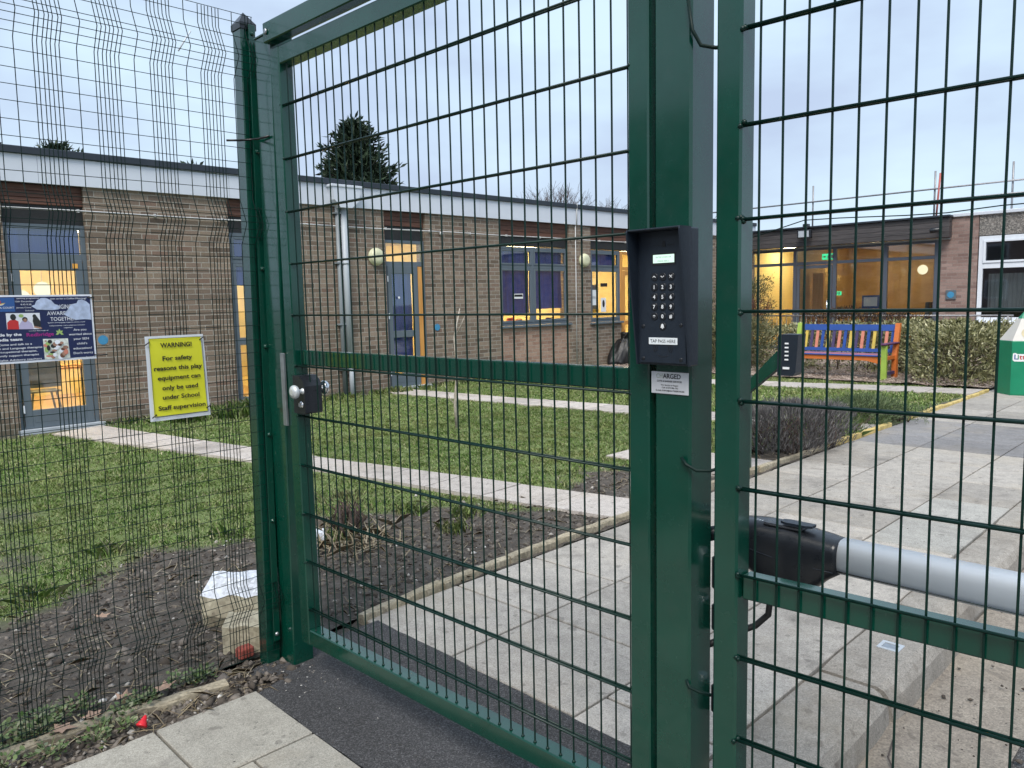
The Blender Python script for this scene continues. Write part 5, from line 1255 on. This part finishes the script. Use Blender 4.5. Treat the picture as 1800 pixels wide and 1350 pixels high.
white = [T2('12th December', 410, 245, 24, 'C', 300), T2('8.45-9.30', 430, 295, 24, 'C', 170), T2('Jewett Court', 390, 345, 22, 'C', 240), T2('School', 480, 395, 22, 'C', 140), T2('parking programme', 470, 192, 20, 'C', 360),
 T2('A COURT', 120, 350, 32, 'C', 230), T2('Join us for a Coffee Morning*', 1150, 205, 26, 'C', 630), T2('Speech and language support, advice, social', 1080, 590, 16, 'C', 640), T2('independently. Let\'s celebrate inclusion', 1090, 640, 16, 'C', 610), T2('together!', 1100, 678, 16, 'C', 150), T2('London Borough of', 600, 722, 14, 'C', 320),
 T2('Are you', 1300, 722, 38, 'C', 225), T2('worried about', 1305, 795, 38, 'C', 405), T2('your SEN', 1310, 872, 38, 'C', 270), T2('child\'s', 1320, 950, 38, 'C', 180), T2('education?', 1325, 1028, 38, 'C', 330), T2('Don\'t worry', 1330, 1105, 38, 'C', 345), T2('we are here!', 1335, 1180, 34, 'C', 350),
 T2('Come and talk to a', 470, 945, 34, 'R', 540), T2('Speech and Language therapist', 635, 1000, 32, 'R', 860), T2('Occupational therapist,', 545, 1060, 32, 'R', 640), T2('Family support therapist', 570, 1120, 32, 'R', 680), T2('Specialist Advisory teachers', 610, 1190, 32, 'R', 800)]
text('lettering', white, M['printwhite'], ps, XV, YZ, bold=.008)
text('lettering', [T2('Made by the', 315, 795, 46, 'R', 470), T2('media team', 320, 875, 46, 'R', 450)], M['printwhite'], ps, XV, YZ, bold=.03)
text('lettering', [T2('BRINGING', 1010, 360, 74, 'C', 360), T2('AWARENESS', 1020, 462, 66, 'C', 520), T2('TOGETHER', 1030, 555, 66, 'C', 440)], M['printwhite'], ps, XV, YZ, bold=.002).location.x += -.0005
text('lettering', [T2('Redbridge', 620, 805, 60, 'C', 450)], M['magenta'], ps, XV, YZ, bold=.012)
MB().tube([(us+.004, .885, 1.380), (us+.006, .905, 1.376), (us+.002, .93, 1.377)], .0022, 5).build('tie', M['tie'], ps); MB().tube([(us+.004, .878, 1.582), (us+.006, .90, 1.580)], .0022, 5).build('tie', M['tie'], ps)

ps.location.y -= .0075
# ================================================================ GATE
SL = .026
def gv(u): return 1.545+SL*(u+2.717)
def skew(mb, sl=SL, u0=-2.717):
    for V in mb.v: V[:, 1] += sl*(V[:, 0]-u0)
    return mb
# left gate post
gp = thing('gate_post', 'left green box section gate post beside the mesh fence', 'post', (-2.87, 1.55, 0))
def ushear(mb, k):
    for V in mb.v: V[:, 0] += k*V[:, 2]
    return mb
ushear(MB().box(-3.030, -2.905, 1.54, 1.635, -.05, 2.585, .004), .033).build('shaft', M['green'], gp)
ushear(MB().box(-3.034, -2.901, 1.536, 1.639, 2.584, 2.592, .002), .033).build('cap_plate', M['green'], gp)
MB().box(-2.90, -2.815, 1.5257, 1.5385, 1.12, 1.28, .001).build('keep_bracket', M['green'], gp)
MB().box(-2.838, -2.811, 1.516, 1.5255, 1.055, 1.348, .001).build('keep_plate', M['galv'], gp)
# centre gate post
cg = thing('gate_post', 'thick centre gate post carrying the keypad', 'post', (-1.03, 1.64, 0))
MB().box(-1.082, -.980, 1.572, 1.674, -.06, 2.75, .006).build('shaft', M['green'], cg)
MB().box(-1.088, -.974, 1.566, 1.680, 2.75, 2.758, .002).build('cap_plate', M['green'], cg)
# header beam tying the posts together
hb = MB(); hb.box(-2.822, -.98, 1.512, 1.562, 2.535, 2.61, .004); skew(hb, .026, -2.717)
hbo = thing('header_beam', 'green overhead beam bolted across the gateway above the gate', 'beam', (-2, 1.54, 2.53)); hb.build('beam', M['green'], hbo)
MB().lathe((-2.795, 1.508, 2.572), (0, -1, 0), [(0, .011), (.004, .011), (.006, .006)], 12).build('bolt', M['galv'], hbo)
# pedestrian gate leaf
pg = thing('pedestrian_gate', 'closed green mesh gate leaf between the two gate posts with a black lock', 'gate', (-1.98, 1.56, 0))
fr = MB(); fr.box(-2.808, -2.748, 1.530, 1.590, .145, 2.515, .004)
fr.box(-1.158, -1.098, 1.530, 1.590, .145, 2.515, .004)
fr.box(-2.747, -1.159, 1.531, 1.589, 2.447, 2.514, .004); fr.box(-2.747, -1.159, 1.531, 1.589, .146, .212, .004)
skew(fr).build('frame', M['green'], pg)
mr = MB(); mr.box(-2.746, -1.160, 1.553, 1.588, 1.302, 1.360, .003); skew(mr).build('mid_rail', M['green'], pg)
wm = MB()
for i in range(0, 33):
    u = -2.717+.05*i
    if u > -1.165: continue
    b_ = random.uniform(-.0018, .0018); b2 = random.uniform(-.0015, .0015)
    wm.tube([(u, 1.545, .205), (u+b_*.6, 1.545, .8), (u+b2, 1.545, 1.4), (u+b_, 1.545, 2.0), (u, 1.545, 2.452)], .0026, 6, caps=False)
zr = [1.498+.2*j for j in range(-6, 5)]
for z in zr:
    for dv in (-.0062, .0062):
        wm.tube([(-2.762, 1.545+dv, z), (-1.15, 1.545+dv, z+random.uniform(-.001, .001))], .0034, 6)
wd_ = wm
for z in zr:
    for uu in (-2.752, -1.154):
        for _ in range(2): wd_.lathe((uu+random.uniform(-.004, .004), 1.536+random.uniform(-.004, .004), z+random.uniform(-.003, .003)), (random.uniform(-1, 1), -1, random.uniform(-.5, .5)), [(-.004, .004), (0, .0065), (.004, .003)], 7)
for i in range(0, 32): wd_.lathe((-2.717+.05*i, 1.545, .212), (0, 0, 1), [(0, .0062), (.003, .0045), (.006, .003)], 7)
skew(wm).build('wire_mesh', M['wire'], pg)
# lock
lk = thing('gate_lock', 'black lock case with steel turn knobs on the gate stile', 'lock', (-2.73, 1.51, 1.06)) if False else None
lc = MB(); prof = [(-2.738, 1.116), (-2.662, 1.116), (-2.656, 1.122), (-2.656, 1.224), (-2.668, 1.246), (-2.692, 1.264), (-2.738, 1.264)]
lc.prism(prof, 1.512, 1.588, lambda a_, b_, h: (a_, h, b_)); lco = fix(skew(lc).build('lock_case', M['blackp'], pg))
kn = MB().lathe((-2.668, 1.512, 1.206), (0, -1, 0), [(0, .012), (.002, .012), (.003, .0085), (.020, .0085), (.022, .014), (.027, .024), (.036, .027), (.044, .024), (.050, .010)], 24)
skew(kn).build('turn_knob', M['satin'], lco)
kn = MB().lathe((-2.682, 1.588, 1.21), (0, 1, 0), [(0, .012), (.014, .010), (.018, .02), (.024, .028), (.036, .026), (.042, .012)], 24); skew(kn).build('turn_knob', M['chrome'], lco)
kc = MB().lathe((-2.680, 1.512, 1.152), (0, -1, 0), [(0, .014), (.003, .014), (.004, .010), (.007, .010)], 20); kc.box(-2.6815, -2.6785, 1.499, 1.5045, 1.146, 1.160); skew(kc).build('key_cylinder', M['chrome'], lco)

# keypad entry panel
VK = 1.532
kp = thing('keypad_panel', 'large black keypad entry panel with hood on the centre gate post', 'keypad', (-1.03, 1.55, 1.38))
a, b = -1.106, -.958
MB().box(a, b, VK+.004, 1.571, 1.378, 1.6955, .003).build('back_box', M['navyp'], kp)
MB().box(a+.010, b-.010, VK, VK+.0038, 1.383, 1.6915, .001).build('face_plate', M['navyp'], kp)
hd = MB(); pro = .042
for x0_, x1_ in ((a, a+.004), (b-.004, b)):
    hd.prism([(VK+.006, 1.378), (VK-.001, 1.378), (VK-.006, 1.42), (VK-pro, 1.690), (VK-pro+.003, 1.6965), (VK+.006, 1.697)], x0_, x1_, lambda p, q, h: (h, p, q))
hd.box(a+.0041, b-.0041, VK-pro+.002, VK+.006, 1.692, 1.6965, .0015); fix(hd.build('rain_hood', M['navyp'], kp))
sc_ = MB().box(-1.060, -.996, VK-.0012, VK-.0002, 1.613, 1.640); sc_.build('screen_bezel', M['blackink'], kp)
scr = MB().box(-1.056, -.9985, VK-.0022, VK-.0013, 1.618, 1.637).build('screen', M['lcd'], kp)
text('screen_text', [('ENTER CODE OR', (-1.027, VK-.0026, 1.6295), .0034, 'C', .042), ('PRESS BELL', (-1.027, VK-.0026, 1.6205), .0034, 'C', .032)], plain('lcd_ink', (.10, .18, .15), .6), scr, (1, 0, 0), (0, 0, 1))
rowz = [1.586, 1.5625, 1.5395, 1.5165, 1.494]; colu = [-1.053, -1.030, -1.007]
ks = [['^', 'v', 'X'], ['1', '2', '3'], ['4', '5', '6'], ['7', '8', '9'], ['*', '0', '#']]
def key(u, z, ch):
    k_ = MB().lathe((u, VK-.0002, z), (0, -1, 0), [(0, .0092), (.0012, .0092), (.0018, .0080)], 20).build('key', M['blackp'], kp)
    y_ = VK-.0026; h = .0042
    if ch in '^vX':
        mb = MB()
        segs = {'^': [((-h, -h*.4), (0, h*.5)), ((0, h*.5), (h, -h*.4))], 'v': [((-h, h*.4), (0, -h*.5)), ((0, -h*.5), (h, h*.4))], 'X': [((-h*.8, -h*.8), (h*.8, h*.8)), ((-h*.8, h*.8), (h*.8, -h*.8))]}[ch]
        for (p, q) in segs: mb.tube([(u+p[0], y_, z+p[1]), (u+q[0], y_, z+q[1])], .0009, 5)
        mb.build('key_symbol', M['white'], k_)
    else: text('key_symbol', [(ch, (u, y_, z-.0044-(.004 if ch == '*' else 0)), .0088 if ch != '*' else .011, 'C', None)], M['white'], k_, (1, 0, 0), (0, 0, 1), bold=.03)
for z, rowk in zip(rowz, ks):
    for u, ch in zip(colu, rowk): key(u, z, ch)
k_ = MB().lathe((-1.030, VK-.0002, 1.4705), (0, -1, 0), [(0, .0092), (.0012, .0092), (.0018, .0080)], 20).build('key', M['blackp'], kp)
bell = [(-.0055, -.0035), (.0055, -.0035), (.0042, -.0015), (.0038, .002), (.0028, .0042), (.0008, .0052), (.0006, .0062), (-.0006, .0062), (-.0008, .0052), (-.0028, .0042), (-.0038, .002), (-.0042, -.0015)]
mb = MB(); mb.add([(-1.030+p, VK-.0026, 1.4705+q) for p, q in bell], [list(range(12))]); mb.add([(-1.030+.0018*math.cos(t_), VK-.0026, 1.4660+.0016*math.sin(t_)) for t_ in np.linspace(0, 6.28, 9)[:-1]], [list(range(8))]); mb.build('key_symbol', M['white'], k_)
lbp = MB().box(-1.069, -.990, VK-.0014, VK-.0002, 1.4275, 1.4435).build('label_strip', M['label'], kp)
text('lettering', [('TAP PASS HERE', (-1.0295, VK-.0018, 1.4315), .0082, 'C', .070)], M['blackink'], lbp, (1, 0, 0), (0, 0, 1), bold=.0)
arc = MB()
for r2 in (.016, .021, .026):
    for sgn in (0, math.pi):
        arc.tube([(-1.030+r2*math.cos(t_+sgn), VK-.0003, 1.420+r2*math.sin(t_+sgn)*.8) for t_ in np.linspace(-.55, .55, 7)], .0007, 4)
arc.tube([(-1.030+.024*math.cos(t_), VK-.0003, 1.420+.022*math.sin(t_)) for t_ in np.linspace(-2.2, -.94, 9)], .0005, 4)
arc.build('tap_symbol', M['blackink'], kp)
sl_ = MB()
for x_ in (-1.045, -1.006): sl_.box(x_-.012, x_+.008, VK-.0008, VK-.0001, 1.658, 1.6592)
sl_.prism([(-1.033, 1.655), (-1.022, 1.655), (-1.0245, 1.668), (-1.0305, 1.668)], VK-.0012, VK-.0001, lambda p, q, h: (p, h, q)); sl_.build('speaker_slot', M['blackink'], kp)
for (x_, z_) in ((-1.086, 1.470), (-.981, 1.473), (-1.086, 1.393), (-.981, 1.393)): MB().lathe((x_, VK-.0002, z_), (0, -1, 0), [(0, .0048), (.001, .0045), (.0012, .002)], 12).build('screw', M['blackp'], kp)
# makers label plate under the keypad
lp = thing('label_plate', 'small silver maker label with worn lettering just under the big keypad', 'label', (-1.035, 1.57, 1.3))
MB().box(-1.089, -.984, 1.5690, 1.5715, 1.305, 1.359, .0008).build('plate', M['steelplate'], lp)
text('lettering', [('CH', (-1.074, 1.5685, 1.343), .0115, 'L', .018)], M['faded'], lp, (1, 0, 0), (0, 0, 1), bold=.02)
text('lettering', [('ARGED', (-1.055, 1.5685, 1.343), .0115, 'L', .050), ('GATE & BARRIER SERVICES', (-1.037, 1.5685, 1.334), .0042, 'C', .070), ('For Service or Repair', (-1.035, 1.5685, 1.3250), .0034, 'C', .048), ('Call: 01273 886 702', (-1.035, 1.5685, 1.3185), .0038, 'C', .046), ('E-mail: INFO@GATESERVICES', (-1.035, 1.5685, 1.3115), .0036, 'C', .080)], M['blackink'], lp, (1, 0, 0), (0, 0, 1), bold=.02)
# cables and hinges in the gap between post and right gate
o = MB().tube([(-.985, 1.565, 2.20), (-.972, 1.562, 2.13), (-.955, 1.57, 2.095), (-.93, 1.59, 2.088), (-.90, 1.60, 2.085), (-.88, 1.62, 2.085)], .0045, 7).build('cable', M['fence']); tagit(o, 'black cable looping across the gap near the top of the centre post', 'cable')
o = MB().tube([(-1.0, 1.566, 1.155), (-.985, 1.562, 1.14), (-.96, 1.568, 1.128), (-.93, 1.58, 1.13), (-.90, 1.60, 1.14)], .0042, 7).build('cable', M['fence']); tagit(o, 'black cable crossing the gap level with the lavender bush', 'cable')
o = MB().tube([(-.985, 1.566, .60), (-.975, 1.562, .585), (-.955, 1.575, .575), (-.93, 1.59, .57)], .0042, 7).build('cable', M['fence']); tagit(o, 'black cable low on the centre post near the bottom hinge', 'cable')
# ================================================================ RIGHT GATE LEAF
S2, U2 = .068, -.81
rg = thing('vehicle_gate', 'wide green mesh gate leaf filling the right side of the view', 'gate', (-.3, 1.6, 0))
fr = MB(); fr.box(-.904, -.845, 1.555, 1.615, .13, 2.72, .005); fr.box(1.9, 1.96, 1.555, 1.615, .13, 2.72, .005)
fr.box(-.844, 1.899, 1.556, 1.614, 2.655, 2.72, .004); fr.box(-.844, 1.899, 1.556, 1.614, .13, .20, .004)
skew(fr, S2, U2).build('frame', M['green'], rg)
mr = MB(); mr.box(-.843, 1.898, 1.576, 1.612, .842, .9, .003); skew(mr, S2, U2).build('mid_rail', M['green'], rg)
wm = MB()
for i in range(0, 54):
    u = -.8098+.05*i; b_ = random.uniform(-.001, .001)
    wm.tube([(u, 1.568, .19), (u+b_, 1.568, 1.2), (u-b_, 1.568, 2.0), (u, 1.568, 2.66)], .0027, 6, caps=False)
zr2 = [1.503+.2*j for j in range(-6, 6)]
for z in zr2:
    if abs(z-.903) < .03: continue
    for dv in (-.0064, .0064): wm.tube([(-.856, 1.568+dv, z), (1.9, 1.568+dv, z)], .0036, 8)
for dv in (-.0064,): wm.tube([(-.856, 1.568+dv, .903), (1.9, 1.568+dv, .903)], .0036, 8)
wd_ = wm
for z in zr2:
    for _ in range(4): wd_.lathe((-.846+random.uniform(-.006, .006), 1.560+random.uniform(-.005, .004), z+random.uniform(-.005, .005)), (random.uniform(-1, 1), -1, random.uniform(-1, 1)), [(-.004, .004), (0, .0065), (.005, .002)], 7)
skew(wm, S2, U2).build('wire_mesh', M['wire'], rg)

for (z0_, z1_) in ((.80, .885), (.69, .76), (.47, .545)):
    h_ = MB().box(-.985, -.950, 1.678, 1.73, z0_, z1_, .004).build('hinge', M['blackp'], rg); MB().lathe((-.94, 1.70, z0_-.01), (0, 0, 1), [(0, .012), (z1_-z0_+.02, .012)], 12).build('pin', M['galv'], h_)
    for zz_ in (.25, .75): MB().lathe((-.950, 1.70, z0_+(z1_-z0_)*zz_), (1, 0, 0), [(0, .007), (.004, .007)], 8).build('bolt', M['blackr'], h_)

# swing gate operator arm behind the leaf
VO = 1.82
op = thing('gate_operator', 'black swing gate motor housing with long silver arm behind the right gate', 'gate motor', (-.6, VO, .86))
hs = MB(); n, m = 26, 28; V = []
U_ = np.linspace(-1.03, -.712, m)
for i, u in enumerate(U_):
    t_ = i/(m-1)
    top = np.interp(t_, [0, .1, .35, .6, .85, 1], [.925, .955, .966, .966, .957, .950]); bot = np.interp(t_, [0, .15, .4, .62, .8, .9, 1], [.885, .850, .812, .797, .812, .845, .868])
    wv = np.interp(t_, [0, .2, .6, .9, 1], [.035, .055, .060, .052, .046])
    cz, rz = (top+bot)/2, (top-bot)/2
    for k in range(n):
        a_ = 2*math.pi*k/n; c_, s__ = math.cos(a_), math.sin(a_); e = .62
        V.append((u, VO+wv*math.copysign(abs(c_)**e, c_), cz+rz*math.copysign(abs(s__)**e, s__)))
F = [[i*n+k, i*n+(k+1) % n, (i+1)*n+(k+1) % n, (i+1)*n+k] for i in range(m-1) for k in range(n)]+[list(range(n-1, -1, -1)), [(m-1)*n+k for k in range(n)]]
hs.add(V, F, True); hso = fix(hs.build('housing', M['blackp'], op))
sm_ = MB(); sm_.tube([(u, VO-np.interp(u, [-1.12, -.9, -.72], [.040, .0605, .050]), np.interp(u, [-1.12, -.95, -.85, -.715], [.905, .900, .886, .880])) for u in np.linspace(-1.1, -.716, 14)], .0012, 5); sm_.build('seam', M['navyp'], hso)
ld = MB().box(-.90, -.80, VO-.040, VO+.02, .958, .9675, .004); ld.build('service_lid', M['blackp'], hso)
kv = MB(); kv.prism([(-.855, -.012), (-.84, -.020), (-.79, -.020), (-.775, -.012), (-.775, .012), (-.84, .014), (-.855, .008)], .972, .978, lambda p, q, h: (p, VO-.02+q, h)); fix(kv.build('key_cover', M['navyp'], hso))
tb_ = MB(); n = 24; V = []
for u in (-.713, 1.7):
    for k in range(n):
        a_ = 2*math.pi*k/n; c_, s__ = math.cos(a_), math.sin(a_); e = .7
        V.append((u, VO+.040*math.copysign(abs(c_)**e, c_), .911+.0425*math.copysign(abs(s__)**e, s__)))
tb_.add(V, [[k, (k+1) % n, n+(k+1) % n, n+k] for k in range(n)]+[list(range(n-1, -1, -1)), [n+k for k in range(n)]], True); tbo = fix(tb_.build('arm_tube', M['alu'], op))
MB().tube([(-.712, VO-.0395, .883), (1.7, VO-.0395, .883)], .0022, 6).build('tube_groove', M['chrome'], tbo)
MB().tube([(-.905, VO, .83), (-.895, VO, .76), (-.90, VO, .71), (-.93, VO-.01, .675), (-.97, VO-.05, .655), (-.99, VO-.14, .65)], .0085, 9).build('power_cable', M['blackr'], op)
MB().tube([(-.985, VO, .925), (-1.02, VO-.10, .925)], .02, 8).build('mount_bracket', M['blackp'], op)
text('marking', [('CH', (-.918, VO-.044, .9715), .010, 'L', .02)], M['label'], hso, (1, 0, 0), (0, 1, 0), bold=.0)

# second keypad on an angled green stand beyond the path edge
k2 = thing('intercom_stand', 'small black intercom on an angled green arm beyond the right gate upright', 'intercom stand', (-3.2, 6.1, 0))
MB().box(-3.34, -3.22, 6.04, 6.16, 0, .84, .006).build('post', M['green'], k2)
ar = MB(); ar.prism([(-3.23, .68), (-3.23, .78), (-2.95, 1.07), (-2.92, 1.07), (-2.88, .98)], 6.05, 6.13, lambda p, q, h: (p, h, q)); fix(ar.build('arm', M['green'], k2))
hh = MB(); hh.prism([(-2.93, .87), (-2.80, .87), (-2.775, .90), (-2.755, 1.21), (-2.90, 1.21), (-2.93, 1.20)], 6.02, 6.16, lambda p, q, h: (p, h, q)); fix(hh.build('housing', M['navyp'], k2))
dk = MB()
for i in range(5): dk.box(-2.865, -2.835, 6.012, 6.019, 1.13-.033*i, 1.142-.033*i)
dk.box(-2.88, -2.825, 6.012, 6.019, 0.925, 0.943); dk.build('keys', M['white'], k2)

# ---------------------------------------------------------------- small things on the ground
lg = thing('broken_block', 'cream painted broken kerb block with whitewashed top lying behind the fence post', 'stone block', (-3.6, 1.7, 0))
def blockprism(name, c0, c1, prof, mat, j=.006):
    c0, c1 = np.array(c0, float), np.array(c1, float); d = c1-c0; d /= np.linalg.norm(d); s = np.array([-d[1], d[0]]); V = []; n = len(prof); m = 9
    r2 = random.Random(5)
    for i in range(m+1):
        c = c0+(c1-c0)*i/m
        for (a_, z_) in prof: q = c+s*(a_+r2.uniform(-j, j)); V.append((q[0]+(r2.uniform(-.02, .02) if i in (0, m) else 0), q[1], z_+r2.uniform(-j, j)))
    F = [[i*n+k, i*n+(k+1) % n, (i+1)*n+(k+1) % n, (i+1)*n+k] for i in range(m) for k in range(n)]+[list(range(n)), [m*n+k for k in range(n-1, -1, -1)]]
    return fix(MB().add(V, F).build(name, mat, lg))
bb_ = blockprism('body', (-3.70, 1.53), (-3.40, 1.80), [(-.10, -.02), (-.12, .05), (-.10, .14), (-.02, .205), (.06, .205), (.13, .13), (.13, .03), (.09, -.02)], M['cream'], .010)
bb_.data.materials.append(M['whitewash'])
for p_ in bb_.data.polygons:
    if p_.normal.z > .55: p_.material_index = 1
blockprism('lower_chunk', (-3.33, 1.44), (-3.17, 1.62), [(-.08, -.05), (-.08, .11), (.06, .13), (.10, -.05)], M['cream'])
o = MB().box(-3.17, -3.12, 1.40, 1.47, .0, .05, .008).build('brick_piece', M['redbrick']); tagit(o, 'broken red brick piece wedged at the foot of the fence post', 'brick')
wb = thing('plastic_bracket', 'small white plastic bracket standing in the soil behind the gate post', 'bracket', (-4.35, 2.55, 0)); MB().box(-4.40, -4.28, 2.50, 2.53, .02, .085, .004).build('channel', M['upvc'], wb); MB().tube([(-4.27, 2.515, -.02), (-4.27, 2.515, .11)], .006, 6).build('stake', M['upvc'], wb)
ws_ = MB().tube([(-3.34, 1.925, -.02), (-3.34, 1.925, .42)], .004, 6).build('marker_stake', M['upvc']); tagit(ws_, 'thin white stake upright behind the gate stile', 'stake')
rp = thing('plastic_scrap', 'bright red plastic bottle-top scrap on the verge at the paving edge', 'litter', (-2.885, .915, 0))
MB().lathe((-2.885, .905, .005), (-.35, .5, .6), [(0, .019), (.006, .021), (.010, .016), (.014, .018), (.018, .013), (.034, .008), (.042, .003)], 12).build('scrap', M['red'], rp)
dc = thing('drain_cover', 'small square metal stopcock cover set in the kerb', 'drain cover', (-1.12, 3.40, 0))
mb = MB(); frx_ = [(-1.165, -1.075, 3.365, 3.38), (-1.165, -1.075, 3.435, 3.45), (-1.165, -1.15, 3.38, 3.435), (-1.09, -1.075, 3.38, 3.435)]
for q in frx_: mb.box(*q, -.004, .006, .001)
mb.build('rim', M['pipe_light'], dc); MB().box(-1.149, -1.091, 3.381, 3.434, -.004, .0025).build('lid', M['galv'], dc)
st = MB().tube([(-.93, 2.9, -.115), (-.90, 2.75, -.112), (-.87, 2.70, -.11), (-.82, 2.50, -.112)], .003, 5).build('stick', M['wire_brown']); tagit(st, 'thin bent twig lying in the gutter below the kerb', 'twig')
u = rng.uniform(-.97, -.55, 160); v = rng.uniform(2, 6, 160); lumps('gutter_grit', u, v, np.full(160, -.12), rng.gamma(2, .0025, 160)+.002, M['clod'], 'dark crumbs and grit collected in the gutter', 'grit')
u = rng.uniform(-3.05, -1.3, 90); v = rng.uniform(2.1, 8, 90); lumps('path_specks', u, v, np.full(90, .001), rng.uniform(.002, .005, 90), M['clod'], 'dark specks scattered on the paved path', 'grit')
# trailing post foot at the right edge
